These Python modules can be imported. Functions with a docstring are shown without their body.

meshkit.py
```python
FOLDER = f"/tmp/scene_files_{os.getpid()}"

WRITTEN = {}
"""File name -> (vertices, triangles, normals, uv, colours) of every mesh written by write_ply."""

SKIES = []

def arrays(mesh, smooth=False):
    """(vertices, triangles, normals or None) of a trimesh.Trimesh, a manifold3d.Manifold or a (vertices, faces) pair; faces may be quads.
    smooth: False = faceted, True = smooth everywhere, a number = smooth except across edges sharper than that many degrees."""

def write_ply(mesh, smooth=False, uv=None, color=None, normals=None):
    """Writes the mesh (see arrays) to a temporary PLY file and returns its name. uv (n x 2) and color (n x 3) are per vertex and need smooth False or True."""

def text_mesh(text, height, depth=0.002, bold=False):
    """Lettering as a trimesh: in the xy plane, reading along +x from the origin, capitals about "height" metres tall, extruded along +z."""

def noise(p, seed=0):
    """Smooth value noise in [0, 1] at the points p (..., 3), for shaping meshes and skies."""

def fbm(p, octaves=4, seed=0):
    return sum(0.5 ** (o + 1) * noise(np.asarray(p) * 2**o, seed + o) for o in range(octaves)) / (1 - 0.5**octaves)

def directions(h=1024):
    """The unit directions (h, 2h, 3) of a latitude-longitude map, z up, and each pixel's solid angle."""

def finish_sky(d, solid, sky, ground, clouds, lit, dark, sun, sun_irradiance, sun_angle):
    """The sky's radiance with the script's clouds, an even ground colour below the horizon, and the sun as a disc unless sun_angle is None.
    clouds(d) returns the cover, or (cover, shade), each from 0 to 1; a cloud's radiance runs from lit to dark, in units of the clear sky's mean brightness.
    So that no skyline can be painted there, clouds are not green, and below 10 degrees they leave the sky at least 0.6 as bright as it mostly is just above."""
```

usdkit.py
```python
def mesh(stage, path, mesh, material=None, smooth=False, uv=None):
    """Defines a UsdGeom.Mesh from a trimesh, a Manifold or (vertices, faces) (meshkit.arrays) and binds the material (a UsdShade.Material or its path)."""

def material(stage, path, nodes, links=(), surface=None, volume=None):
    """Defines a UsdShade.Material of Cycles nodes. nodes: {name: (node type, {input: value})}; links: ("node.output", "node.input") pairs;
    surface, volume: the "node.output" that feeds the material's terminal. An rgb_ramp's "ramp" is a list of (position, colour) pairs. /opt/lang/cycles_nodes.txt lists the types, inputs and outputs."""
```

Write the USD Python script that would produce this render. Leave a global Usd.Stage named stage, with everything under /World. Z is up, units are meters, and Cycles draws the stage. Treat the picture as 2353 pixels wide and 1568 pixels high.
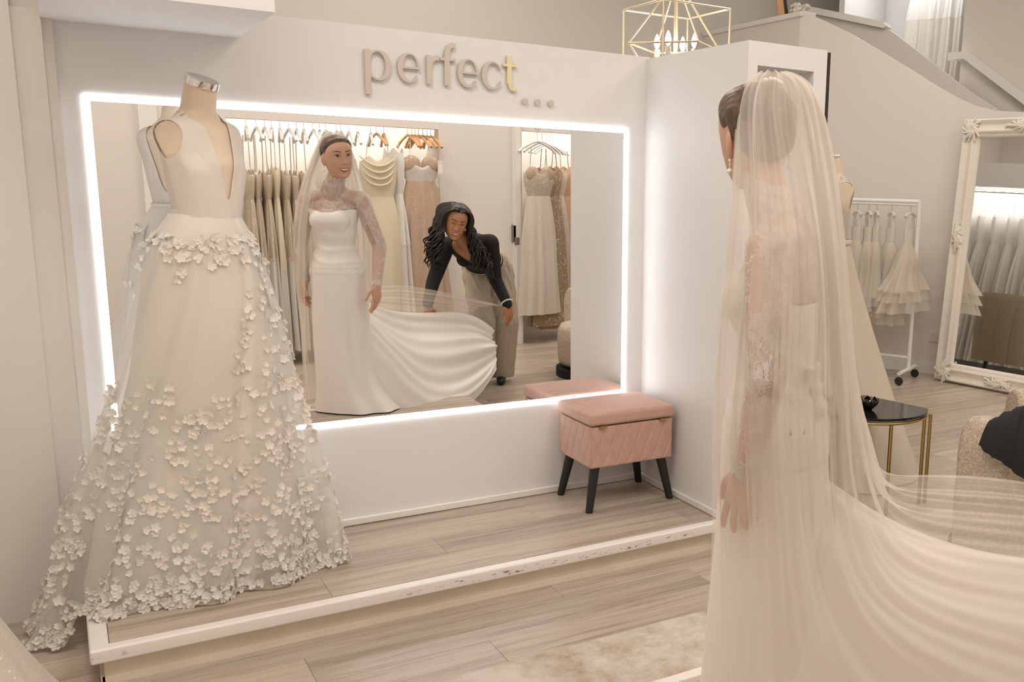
import math, numpy as np, trimesh, usdkit, meshkit
from scipy.interpolate import CubicSpline, LinearNDInterpolator
from manifold3d import Manifold, CrossSection, Mesh as MMesh
from shapely.geometry import Polygon, Point, LineString, box as sbox
from shapely import affinity
from shapely.ops import unary_union
from pxr import Usd, UsdGeom, UsdLux, UsdShade, Gf, Sdf

stage = Usd.Stage.CreateInMemory()
UsdGeom.SetStageUpAxis(stage, UsdGeom.Tokens.z)
UsdGeom.SetStageMetersPerUnit(stage, 1.0)
stage.SetDefaultPrim(UsdGeom.Xform.Define(stage, '/World').GetPrim())
UsdGeom.Scope.Define(stage, '/World/Looks')
PI = math.pi
A = np.array

# ------------------------------------------------------------------ camera, light, exposure
CAM = A([-2.35, -4.0, 1.57])
cam = UsdGeom.Camera.Define(stage, '/World/camera')
_r, _d, _f = A([.83330453, -.55221863, .02565419]), A([-.08117389, -.16813208, -.98241661]), A([.54682205, .81656977, -.18493096])
_m = np.eye(4); _m[0, :3] = _r; _m[1, :3] = -_d; _m[2, :3] = -_f; _m[3, :3] = CAM
cam.AddTransformOp().Set(Gf.Matrix4d(*_m.ravel().tolist()))
cam.CreateHorizontalApertureAttr(36.0); cam.CreateVerticalApertureAttr(36.0 * 1568 / 2353)
cam.CreateFocalLengthAttr(36.0 * 2196.34 / 2353)
cam.CreateHorizontalApertureOffsetAttr(-425.1 * 36 / 2353)     # the photograph is an off-centre crop of a wider frame
cam.CreateVerticalApertureOffsetAttr(60.3 * 36 / 2353)
cam.CreateClippingRangeAttr(Gf.Vec2f(0.05, 100))
cam.CreateExposureAttr(0.22)

WARM, COOL = (1.0, 0.91, 0.83), (1.0, 0.985, 1.0)
def rect_light(name, loc, w, h, power, color, rot=(0, 0, 0)):
    l = UsdLux.RectLight.Define(stage, '/World/' + name)
    l.CreateWidthAttr(w); l.CreateHeightAttr(h); l.CreateColorAttr(Gf.Vec3f(*color)); l.CreateIntensityAttr(power)
    x = UsdGeom.Xformable(l); x.AddTranslateOp().Set(Gf.Vec3d(*loc)); x.AddRotateXYZOp().Set(Gf.Vec3f(*rot))
    return l
CEIL = 4.3
for i, (x, y, p) in enumerate([(-2.3, -2.5, 10.5), (.2, -3.4, 8.5), (2.6, -3.6, 8.0), (2.9, -1.2, 2.4), (2.8, .8, 4.6), (.2, 2.6, 7.0), (-2.4, 1.9, 5.0)]):
    rect_light('ceiling_light_%d' % i, (x, y, CEIL - .03), 1.3, 1.3, p, WARM)
dome = UsdLux.DomeLight.Define(stage, '/World/ambient'); dome.CreateIntensityAttr(0.25); dome.CreateColorAttr(Gf.Vec3f(1, .9, .78))
LED_POWER, BULB_POWER, ALCOVE_POWER = 10.5, 30.0, 30.0

# ------------------------------------------------------------------ helpers
_names, _base, _copies = {}, {}, {}
def numbered(path):
    n = _names.get(path, -1) + 1; _names[path] = n
    return path if n == 0 else '%s_%03d' % (path, n)
def tag(p, label=None, cat=None, group=None, kind=None):
    for k, v in (('label', label), ('category', cat), ('group', group), ('kind', kind)):
        if v: p.SetCustomDataByKey(k, v)
    return p
def thing(name, label, cat, loc=(0, 0, 0), rotz=0.0, group=None):
    path = numbered('/World/' + name)
    x = UsdGeom.Xform.Define(stage, path); x.AddTranslateOp().Set(Gf.Vec3d(*map(float, loc)))
    if rotz: x.AddRotateZOp().Set(float(rotz))
    _base[path] = A(loc, float)
    return tag(x.GetPrim(), label, cat, group)
def dup(src, loc, rotz, label, group=None):
    was = src.GetCustomData()
    r = thing(src.GetName().rsplit('_0', 1)[0] if False else src.GetName(), label, was['category'], loc, rotz, group or was.get('group'))
    r.GetReferences().AddInternalReference(src.GetPath()); r.SetInstanceable(True)
    return r
def mesh_of(m):
    if isinstance(m, (list,)): m = trimesh.util.concatenate([mesh_of(x) for x in m])
    if isinstance(m, Manifold):
        v, f, _ = meshkit.arrays(m); m = trimesh.Trimesh(v, f, process=False)
    if isinstance(m, tuple):
        v, f, _ = meshkit.arrays(m); m = trimesh.Trimesh(v, f, process=False)
    return m
def part(parent, name, mesh, mat, label=None, smooth=35, local=False, kind=None, uv=None):
    """A child mesh of a thing (or of a part). Meshes come in world coordinates unless local."""
    pp = str(parent.GetPath()); m = mesh_of(mesh)
    base = _base.get(pp, A([0, 0, 0.]))
    if not local: m = trimesh.Trimesh(np.array(m.vertices) - base, m.faces, process=False)
    path = numbered(pp + '/' + name)
    _base[path] = base
    p = usdkit.mesh(stage, path, m, mat, smooth=smooth, uv=uv).GetPrim()
    return tag(p, label, kind=kind)
def top(name, mesh, mat, label, cat, group=None, smooth=35, kind=None, loc=(0, 0, 0)):
    m = mesh_of(mesh); path = numbered('/World/' + name)
    v = np.array(m.vertices) - A(loc, float)
    p = usdkit.mesh(stage, path, trimesh.Trimesh(v, m.faces, process=False), mat, smooth=smooth)
    if any(loc): p.AddTranslateOp().Set(Gf.Vec3d(*map(float, loc)))
    _base[path] = A(loc, float)
    return tag(p.GetPrim(), label, cat, group, kind)
def struct(name, mesh, mat, label=None, smooth=35):
    path = numbered('/World/' + name)
    p = usdkit.mesh(stage, path, mesh_of(mesh), mat, smooth=smooth).GetPrim()
    return tag(p, label, kind='structure')
def bx(x0, x1, y0, y1, z0, z1):
    return trimesh.creation.box((x1 - x0, y1 - y0, z1 - z0), trimesh.transformations.translation_matrix(((x0 + x1) / 2, (y0 + y1) / 2, (z0 + z1) / 2)))
def rbox(x0, x1, y0, y1, z0, z1, r=.01, seg=8):
    s = Manifold.sphere(r, seg); c = []
    for x in (x0 + r, x1 - r):
        for y in (y0 + r, y1 - r):
            for z in (z0 + r, z1 - r): c.append(s.translate((x, y, z)))
    return Manifold.batch_hull(c)
def grid(P, closed=False, flip=False):
    """P: (n, m, 3) points -> mesh of quads split into triangles; closed joins the last column to the first."""
    n, m = P.shape[:2]; v = P.reshape(-1, 3)
    i, j = np.meshgrid(np.arange(n - 1), np.arange(m if closed else m - 1), indexing='ij')
    j2 = (j + 1) % m
    a, b, c, d = i * m + j, i * m + j2, (i + 1) * m + j2, (i + 1) * m + j
    f = np.concatenate([np.stack([a, b, c], -1).reshape(-1, 3), np.stack([a, c, d], -1).reshape(-1, 3)])
    if flip: f = f[:, ::-1]
    return trimesh.Trimesh(v, f, process=False)
def spline(pts, n, k=None):
    pts = A(pts, float); t = np.linspace(0, 1, len(pts)) if k is None else A(k, float)
    if len(pts) == 2: return pts[0] + (pts[1] - pts[0]) * np.linspace(0, 1, n)[:, None]
    return CubicSpline(t, pts, bc_type='natural')(np.linspace(t[0], t[-1], n))
def tube(pts, r, seg=8, n=None, caps=True):
    """A swept tube through pts; r a number or one radius per point."""
    pts = A(pts, float); r = np.full(len(pts), r, float) if np.ndim(r) == 0 else A(r, float)
    if n: r = np.interp(np.linspace(0, 1, n), np.linspace(0, 1, len(r)), r); pts = spline(pts, n)
    T = np.gradient(pts, axis=0); T /= np.linalg.norm(T, axis=1, keepdims=True) + 1e-12
    u = np.cross(T[0], [0, 0, 1.0]);
    if np.linalg.norm(u) < .1: u = np.cross(T[0], [1.0, 0, 0])
    u /= np.linalg.norm(u); R = []
    a = np.linspace(0, 2 * PI, seg, endpoint=False)
    for p, t, q in zip(pts, T, r):
        u = u - t * (u @ t); u /= np.linalg.norm(u) + 1e-12; w = np.cross(t, u)
        R.append(p + q * (np.cos(a)[:, None] * u + np.sin(a)[:, None] * w))
    R = A(R)
    if caps: R = np.concatenate([np.repeat(pts[:1, None], seg, 1), R, np.repeat(pts[-1:, None], seg, 1)])
    return grid(R, True)
def lathe(prof, seg=24, c=(0, 0, 0)):
    prof = A(prof, float); a = np.linspace(0, 2 * PI, seg, endpoint=False)
    P = np.stack([prof[:, :1] * np.cos(a), prof[:, :1] * np.sin(a), np.repeat(prof[:, 1:2], seg, 1)], -1) + A(c, float)
    return grid(P, True)
def ball(c, r, s=(1, 1, 1), sub=2):
    m = trimesh.creation.icosphere(sub, 1.0); m.vertices = m.vertices * (r * A(s)) + A(c); return m
def extrude(poly, depth):
    gs = getattr(poly, 'geoms', [poly])
    return trimesh.util.concatenate([trimesh.creation.extrude_polygon(g, depth, engine='earcut') for g in gs])
def xf(m, M): m = mesh_of(m).copy(); m.apply_transform(M); return m
def frame(origin, ex, ey, ez):
    M = np.eye(4); M[:3, 0], M[:3, 1], M[:3, 2], M[:3, 3] = ex, ey, ez, origin; return M
def rotz(deg, o=(0, 0, 0)):
    return trimesh.transformations.rotation_matrix(math.radians(deg), (0, 0, 1), o)
rnd = np.random.default_rng(7)

# ------------------------------------------------------------------ materials
L = '/World/Looks/'
PT_ = .128                                                       # top of the platforms
def mat(name, color, rough=.6, noise=None, bump=None, **kw):
    """Principled material. noise=(scale, amount): soft colour variation; bump=(scale, strength, distance)."""
    n = {'p': ('principled_bsdf', {'base_color': color, 'roughness': rough, **kw})}; l = []
    if noise or bump: n['tc'] = ('texture_coordinate', {})
    if noise:
        sc, am = noise; c = A(color)
        n['nt'] = ('noise_texture', {'scale': sc, 'detail': 4.0}); n['rr'] = ('rgb_ramp', {'ramp': [(0.3, tuple(c * (1 - am))), (0.7, tuple(np.minimum(c * (1 + am), 1)))]})
        l += [('tc.object', 'nt.vector'), ('nt.fac', 'rr.fac'), ('rr.color', 'p.base_color')]
    if bump:
        n['bn'] = ('noise_texture', {'scale': bump[0], 'detail': 3.0}); n['bb'] = ('bump', {'strength': bump[1], 'distance': bump[2]})
        l += [('tc.object', 'bn.vector'), ('bn.fac', 'bb.height'), ('bb.normal', 'p.normal')]
    return usdkit.material(stage, L + name, n, l, surface='p.BSDF')
def emit(name, color, power):
    return usdkit.material(stage, L + name, {'e': ('emission', {'color': color, 'strength': power})}, [], surface='e.emission')
def cloth(name, color, trans=.4, clear=0.0, rough=.8, pattern=None, bump=None):
    """Thin cloth: diffuse and translucent mixed, partly see-through (clear). pattern adds lace motifs that are less clear."""
    n = {'d': ('diffuse_bsdf', {'color': color}), 't': ('translucent_bsdf', {'color': color}), 'm': ('mix_closure', {'fac': trans}),
         'x': ('transparent_bsdf', {}), 'o': ('mix_closure', {'fac': 1 - clear})}
    l = [('d.BSDF', 'm.closure1'), ('t.BSDF', 'm.closure2'), ('x.BSDF', 'o.closure1'), ('m.closure', 'o.closure2')]
    if pattern:
        sc, th, wide = pattern
        n.update({'tc': ('texture_coordinate', {}), 'ns': ('noise_texture', {'scale': sc * .8, 'detail': 2.0}), 'mv': ('mix_vector', {'fac': .12}),
                  'v': ('voronoi_texture', {'feature': 'distance_to_edge', 'scale': sc * 5}), 'lt': ('math', {'math_type': 'less_than', 'value2': wide}),
                  'b': ('noise_texture', {'scale': sc, 'detail': 3.0, 'roughness': .6, 'distortion': 1.2}), 'gt': ('map_range', {'from_min': th, 'from_max': th + .05, 'to_min': 0.0, 'to_max': 1.0, 'clamp': True}),
                  'mx': ('math', {'math_type': 'multiply'}), 'fl': ('map_range', {'from_min': th + .07, 'from_max': th + .12, 'to_min': 0.0, 'to_max': .55, 'clamp': True}),
                  'ad': ('math', {'math_type': 'maximum'}), 'fin': ('map_range', {'from_min': 0.0, 'from_max': 1.0, 'to_min': 1 - clear, 'to_max': .93})})
        l += [('tc.object', 'ns.vector'), ('tc.object', 'mv.a'), ('ns.color', 'mv.b'), ('mv.result', 'v.vector'), ('v.distance', 'lt.value1'), ('tc.object', 'b.vector'), ('b.fac', 'gt.value'),
              ('gt.result', 'mx.value1'), ('lt.value', 'mx.value2'), ('b.fac', 'fl.value'), ('mx.value', 'ad.value1'), ('fl.result', 'ad.value2'), ('ad.value', 'fin.value'), ('fin.result', 'o.fac')]
    if bump:
        n.update({'tc2': ('texture_coordinate', {}), 'bn': ('noise_texture', {'scale': bump[0], 'detail': 3.0}), 'bb': ('bump', {'strength': bump[1], 'distance': bump[2]})})
        l += [('tc2.object', 'bn.vector'), ('bn.fac', 'bb.height'), ('bb.normal', 'd.normal')]
    return usdkit.material(stage, L + name, n, l, surface='o.closure')
def wood(name, c1, c2, c3, rough=.33, sc=(1.2, 14, 14), knots=.5):
    n = {'tc': ('texture_coordinate', {}), 'oi': ('object_info', {}), 'mp': ('mapping', {'scale': sc}), 'ml': ('vector_math', {'math_type': 'scale', 'scale': 37.0}), 'cx': ('combine_xyz', {}), 'av': ('vector_math', {'math_type': 'add'}),
         'n1': ('noise_texture', {'scale': 1.0, 'detail': 6.0, 'roughness': .6, 'distortion': .6}), 'n2': ('noise_texture', {'scale': 5.0, 'detail': 4.0, 'roughness': .7, 'distortion': .2}),
         'mx': ('math', {'math_type': 'multiply_add', 'value2': .45, 'value3': 0.0}), 'ad': ('math', {'math_type': 'multiply_add', 'value2': .55}), 'rr': ('rgb_ramp', {'ramp': [(.3, c1), (.5, c2), (.68, c3)]}),
         'h': ('hsv', {'saturation': 1.0}), 'vr': ('map_range', {'to_min': .86, 'to_max': 1.1}), 'p': ('principled_bsdf', {'roughness': rough, 'specular_ior_level': .5}), 'bb': ('bump', {'strength': .08, 'distance': .002})}
    l = [('tc.object', 'mp.vector'), ('oi.random', 'cx.x'), ('oi.random', 'cx.y'), ('cx.vector', 'ml.vector1'), ('mp.vector', 'av.vector1'), ('ml.vector', 'av.vector2'), ('av.vector', 'n1.vector'), ('av.vector', 'n2.vector'),
         ('n2.fac', 'mx.value1'), ('n1.fac', 'ad.value1'), ('mx.value', 'ad.value3'), ('ad.value', 'rr.fac'), ('rr.color', 'h.color'), ('oi.random', 'vr.value'), ('vr.result', 'h.value'), ('h.color', 'p.base_color'), ('ad.value', 'bb.height'), ('bb.normal', 'p.normal')]
    return usdkit.material(stage, L + name, n, l, surface='p.BSDF')
def sequin(name, base, spark, scale=130, th=.35, trans=.25, clear=0.0, motif=None):
    """Beaded tulle: pale cloth with denser glinting beads."""
    n = {'tc': ('texture_coordinate', {}), 'v': ('voronoi_texture', {'scale': scale}), 'lt': ('map_range', {'from_min': th * .7, 'from_max': th, 'to_min': 1.0, 'to_max': 0.0, 'clamp': True}),
         'sc': ('separate_color', {}), 'g2': ('math', {'math_type': 'greater_than', 'value2': .45}), 'mul': ('math', {'math_type': 'multiply'}),
         'd': ('diffuse_bsdf', {'color': base}), 't': ('translucent_bsdf', {'color': base}), 'm': ('mix_closure', {'fac': trans}), 'g': ('principled_bsdf', {'base_color': spark, 'roughness': .25, 'metallic': .35}),
         'x': ('transparent_bsdf', {}), 'o': ('mix_closure', {'fac': 1 - clear}), 'f': ('mix_closure', {}), 'bb': ('bump', {'strength': .8, 'distance': .003})}
    l = [('tc.object', 'v.vector'), ('v.distance', 'lt.value'), ('v.color', 'sc.color'), ('sc.r', 'g2.value1'), ('lt.result', 'mul.value1'), ('g2.value', 'mul.value2'), ('v.color', 'bb.height'), ('bb.normal', 'g.normal'),
         ('d.BSDF', 'm.closure1'), ('t.BSDF', 'm.closure2'), ('x.BSDF', 'o.closure1'), ('m.closure', 'o.closure2'), ('o.closure', 'f.closure1'), ('g.BSDF', 'f.closure2'), ('mul.value', 'f.fac')]
    if motif:
        n.update({'b': ('noise_texture', {'scale': motif[0], 'detail': 2.0, 'distortion': .8}), 'gt': ('map_range', {'from_min': motif[1], 'from_max': motif[1] + .06, 'to_min': .12, 'to_max': 1.0, 'clamp': True}), 'm3': ('math', {'math_type': 'multiply'})})
        l = l[:-1] + [('tc.object', 'b.vector'), ('b.fac', 'gt.value'), ('mul.value', 'm3.value1'), ('gt.result', 'm3.value2'), ('m3.value', 'f.fac')]
    return usdkit.material(stage, L + name, n, l, surface='f.closure')

M_wall = mat("wall_paint", (.77, .73, .68), .75, bump=(60, .04, .002))
M_pier = mat('pier_paint', (.77, .735, .685), .7, bump=(60, .04, .002))
M_white = mat('white_paint', (.80, .795, .79), .55, bump=(80, .03, .001))
M_trim = mat('trim_gloss', (.84, .82, .78), .35)
M_ceil = mat('ceiling_paint', (.84, .80, .74), .9)
M_plank = wood('oak_plank', (.24, .18, .13), (.48, .40, .325), (.60, .52, .44), sc=(.7, 17, 17))
M_sub = mat('subfloor', (.20, .15, .105), .9)
M_nose = usdkit.material(stage, L + 'nosing_paint', {'tc': ('texture_coordinate', {}), 'sx': ('separate_xyz', {}), 'mp': ('mapping', {'scale': (26, 40, 90)}), 'n': ('noise_texture', {'scale': 1.0, 'detail': 3.0, 'roughness': .7}), 'n2': ('noise_texture', {'scale': 1.6, 'detail': 1.0}),
    'band': ('map_range', {'from_min': PT_ - .040, 'from_max': PT_ - .030, 'to_min': 0.0, 'to_max': 1.0, 'clamp': True}), 'band2': ('map_range', {'from_min': PT_ - .022, 'from_max': PT_ - .014, 'to_min': 1.0, 'to_max': 0.0, 'clamp': True}), 'bm': ('math', {'math_type': 'multiply'}),
    'gt': ('map_range', {'from_min': .57, 'from_max': .63, 'to_min': 0.0, 'to_max': 1.0, 'clamp': True}), 'gt2': ('map_range', {'from_min': .50, 'from_max': .60, 'to_min': 0.0, 'to_max': 1.0, 'clamp': True}), 'm1': ('math', {'math_type': 'multiply'}), 'm2': ('math', {'math_type': 'multiply'}),
    'mx': ('mix_color', {'a': (.84, .80, .76), 'b': (.22, .13, .08)}), 'p': ('principled_bsdf', {'roughness': .35})},
    [('tc.object', 'sx.vector'), ('tc.object', 'mp.vector'), ('mp.vector', 'n.vector'), ('tc.object', 'n2.vector'), ('sx.z', 'band.value'), ('sx.z', 'band2.value'), ('band.result', 'bm.value1'), ('band2.result', 'bm.value2'), ('n.fac', 'gt.value'), ('n2.fac', 'gt2.value'),
     ('gt.result', 'm1.value1'), ('gt2.result', 'm1.value2'), ('m1.value', 'm2.value1'), ('bm.value', 'm2.value2'), ('m2.value', 'mx.fac'), ('mx.result', 'p.base_color')], surface='p.BSDF')
M_riser = mat('riser_paint', (.76, .68, .56), .5, noise=(7, .04))
M_mirror = usdkit.material(stage, L + 'mirror_glass', {'g': ('glossy_bsdf', {'color': (.93, .93, .92), 'roughness': 0.0})}, [], surface='g.BSDF')
M_led = emit('led_strip', (.95, .965, 1), LED_POWER)
M_bulb = emit('bulb_glow', (1, .86, .66), BULB_POWER)
M_alcove = emit('alcove_led', (1, .97, .92), ALCOVE_POWER)
M_letter = mat('letter_satin', (.64, .57, .52), .4, metallic=.25)
M_lettergold = mat('letter_gold', (.86, .78, .52), .15, metallic=.7)
M_chrome = mat('chrome', (.9, .9, .9), .06, metallic=1.0)
M_linen = mat('mannequin_linen', (.82, .68, .53), .85, bump=(400, .1, .001))
M_satin = cloth('ivory_satin', (.86, .80, .74), .12, bump=(14, .25, .004))
M_bsatin = mat('bridal_satin', (.87, .825, .77), .42, bump=(16, .10, .004), sheen_weight=.2)
M_tulle = cloth('skirt_tulle', (.93, .90, .85), .35, .50)
M_lining = cloth('skirt_lining', (.93, .885, .82), .15, .10)
M_flower = cloth('flower_petal', (.92, .89, .84), .32)
M_veil = cloth('veil_tulle', (.92, .86, .79), .45, .56)
M_veil2 = cloth('veil_tulle_fine', (.92, .88, .82), .5, .80)
M_lace = cloth('bridal_lace', (.90, .87, .83), .3, .62, pattern=(13, .44, .06))
M_skin = mat('skin_light', (.62, .37, .255), .5, subsurface_weight=.08, subsurface_scale=.01)
M_skin2 = mat('skin_warm', (.50, .24, .12), .45, subsurface_weight=.08, subsurface_scale=.01)
M_lip = mat('lip_rose', (.42, .10, .08), .35)
M_teeth = mat('teeth', (.85, .82, .76), .3)
M_eyew = mat('eye_white', (.75, .72, .68), .2)
M_iris = mat('eye_iris', (.09, .045, .025), .15)
M_brow = mat('brow', (.07, .035, .02), .8)
M_hair = mat('hair_brown', (.105, .066, .042), .38, noise=(50, .5))
M_hair2 = mat('hair_black', (.012, .008, .007), .35)
M_black = mat('black_knit', (.012, .011, .011), .85, bump=(250, .2, .001))
M_coat = mat('black_coat', (.010, .010, .011), .8, bump=(30, .2, .004))
M_boot = mat('black_leather', (.012, .011, .011), .3)
M_pearl = mat('pearl', (.85, .82, .76), .18)
M_gold = mat('gold', (.90, .78, .60), .35, metallic=.6)
M_brass = mat('brass', (.52, .38, .16), .3, metallic=1.0)
M_pink = mat('pink_velvet', (.53, .335, .27), .8, noise=(20, .06), sheen_weight=.25, sheen_tint=(1, .88, .84))
M_legblk = mat('black_wood', (.012, .011, .010), .45)
M_bglass = mat('black_glass', (.012, .011, .011), .05)
M_boucle = mat('boucle', (.62, .52, .41), .95, noise=(90, .25), bump=(140, 1.0, .01))
M_velvet = mat('olive_velvet', (.30, .25, .17), .85, sheen_weight=.3)
M_hangw = mat('white_hanger', (.86, .85, .83), .4)
M_hango = mat('wood_hanger', (.72, .42, .20), .5)
M_steel = mat('steel', (.6, .6, .6), .25, metallic=1.0)
M_rub = mat('rubber', (.02, .02, .02), .6)
M_frame = mat('ornate_white', (.82, .77, .69), .6, noise=(30, .03), bump=(60, .2, .002))
M_blkpan = mat('dark_panel', (.03, .02, .015), .4)
M_red = mat('red_plastic', (.7, .02, .02), .4)
M_socket = mat('socket_plastic', (.72, .66, .60), .35)
M_wfoot = mat('orange_wood', (.55, .24, .07), .45)
M_tag = mat('tag_paper', (.80, .70, .66), .7)
M_crys = mat('crystal', (.8, .78, .72), .15, metallic=.4, bump=(120, .8, .01))
M_grey = mat('grey_plastic', (.20, .18, .15), .5)
M_trous = usdkit.material(stage, L + 'pinstripe_wool', {'tc': ('texture_coordinate', {}), 'w': ('wave_texture', {'scale': 38.0, 'bands_direction': 'x', 'profile': 'sine'}), 'rr': ('rgb_ramp', {'ramp': [(0, (.46, .39, .31)), (.88, (.48, .41, .325)), (.97, (.55, .48, .395))]}), 'p': ('principled_bsdf', {'roughness': .85})},
    [('tc.object', 'w.vector'), ('w.fac', 'rr.fac'), ('rr.color', 'p.base_color')], surface='p.BSDF')
M_rug = usdkit.material(stage, L + 'rug_pile', {'tc': ('texture_coordinate', {}), 'n': ('noise_texture', {'scale': 7.0, 'detail': 8.0, 'roughness': .75}), 'n2': ('noise_texture', {'scale': 2.0, 'detail': 3.0}), 'm': ('math', {'math_type': 'multiply_add', 'value2': .6}), 'm2': ('math', {'math_type': 'multiply', 'value2': .4}),
    'rr': ('rgb_ramp', {'ramp': [(.40, (.40, .31, .22)), (.48, (.53, .46, .38)), (.57, (.64, .59, .53))]}), 'p': ('principled_bsdf', {'roughness': .95}), 'bb': ('bump', {'strength': .5, 'distance': .006})},
    [('tc.object', 'n.vector'), ('tc.object', 'n2.vector'), ('n2.fac', 'm2.value1'), ('n.fac', 'm.value1'), ('m2.value', 'm.value3'), ('m.value', 'rr.fac'), ('rr.color', 'p.base_color'), ('n.fac', 'bb.height'), ('bb.normal', 'p.normal')], surface='p.BSDF')
S_nude = sequin('sequin_nude', (.60, .44, .33), (.88, .80, .70), 150, .42)
S_ivory = sequin('sequin_ivory', (.78, .72, .64), (.94, .92, .88), 85, .36)
S_floral = sequin('sequin_floral', (.44, .32, .22), (.88, .83, .77), 70, .5, motif=(24, .48))
S_floralw = sequin('sequin_floral_white', (.66, .57, .48), (.92, .89, .85), 80, .5, motif=(28, .45))
S_blush = sequin('sequin_blush', (.66, .44, .30), (.9, .85, .78), 40, .2)
S_lace = sequin('beaded_lace', (.70, .60, .48), (.90, .86, .79), 110, .5, motif=(30, .42))
S_glit = sequin('glitter_champagne', (.82, .74, .62), (.97, .95, .90), 80, .20)
M_cream = cloth('cream_satin', (.84, .76, .60), .2, bump=(14, .3, .004))
M_wtulle = cloth('white_tulle', (.90, .87, .82), .3, .12)
M_wsat = cloth('white_satin', (.90, .88, .85), .25)
M_gtulle = cloth('girl_tulle', (.90, .85, .77), .45, .42)
M_gsat = cloth('girl_satin', (.88, .83, .75), .25)

# ------------------------------------------------------------------ the setting
PT = .128                                                        # height of the two platforms
struct('ceiling', bx(-3.7, 7.0, -6.0, 6.0, CEIL, CEIL + .1), M_ceil)
struct('wall_back', bx(-3.6, 7.0, 4.6, 4.7, -.05, CEIL), M_wall, 'plain cream wall far behind the mirror wall')
struct('wall_side', bx(6.4, 6.5, -6.0, 4.7, -.05, CEIL), M_wall)
struct('wall_left', [bx(-3.7, -3.6, -6.0, 4.7, -.05, CEIL)], M_wall)
# pier at the left: three shallow steps
struct('trim_1', [bx(-3.6, -2.307, -.03, .12, 0, CEIL), bx(-3.6, -2.337, -.05, -.03, 0, 2.09), bx(-3.6, -2.42, -.075, -.05, 0, CEIL)], M_pier, 'plain cream pier with shallow steps at the left of the mirror wall')
# soffit over the left half of the mirror wall
struct('trim_2', bx(-2.34, -1.735, -.70, .12, 2.066, CEIL), M_white, 'white boxed soffit above the mirror')
# the mirror wall
struct('wall_front', bx(-2.34, .02, 0, .14, -.05, 2.16), M_white, 'white wall carrying the lit mirror and the lettering')
# wing panel with its niche
wing = Manifold.cube((.412, .94, 2.20)).translate((0, -.80, -.05)) - Manifold.cube((.293, .30, .95)).translate((.048, -.81, 1.108))
struct('wall_wing', wing, M_white, 'white wing wall with a recessed niche at the right of the mirror')
M_wing = None
struct('trim_3', bx(.412, .430, -.80, -.2, 0, 2.142), M_blkpan, 'dark panel edge on the wing wall')
# quarter-round beads where the platform meets the walls
struct('baseboard_mirror', rbox(-2.34, -.006, -.016, .0, PT, PT + .032, .005), M_trim)
struct('baseboard_wing', rbox(-.016, 0, -.72, .0, PT, PT + .032, .005), M_trim)
# back wall (seen in the mirror) with two lit alcoves
YB = -4.80
struct('wall_rear', [bx(-3.6, -1.13, YB - .1, YB, 0, CEIL), bx(-1.13, .63, YB - .1, YB, 2.03, CEIL), bx(.63, 1.40, YB - .1, YB, 0, CEIL), bx(1.40, 2.7, YB - .1, YB, 2.06, CEIL), bx(2.7, 6.4, YB - .1, YB, 0, CEIL),
    bx(-1.23, -1.13, -5.5, YB - .1, 0, 2.3), bx(.63, .73, -5.5, YB - .1, 0, 2.3), bx(1.30, 1.40, -5.5, YB - .1, 0, 2.3), bx(2.7, 2.8, -5.5, YB - .1, 0, 2.3), bx(-1.3, 2.9, -5.6, -5.5, 0, 2.4), bx(-1.13, 2.7, -5.5, YB - .1, 2.3, 2.4)], M_wall, 'cream rear wall with two lit dress alcoves')
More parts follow.
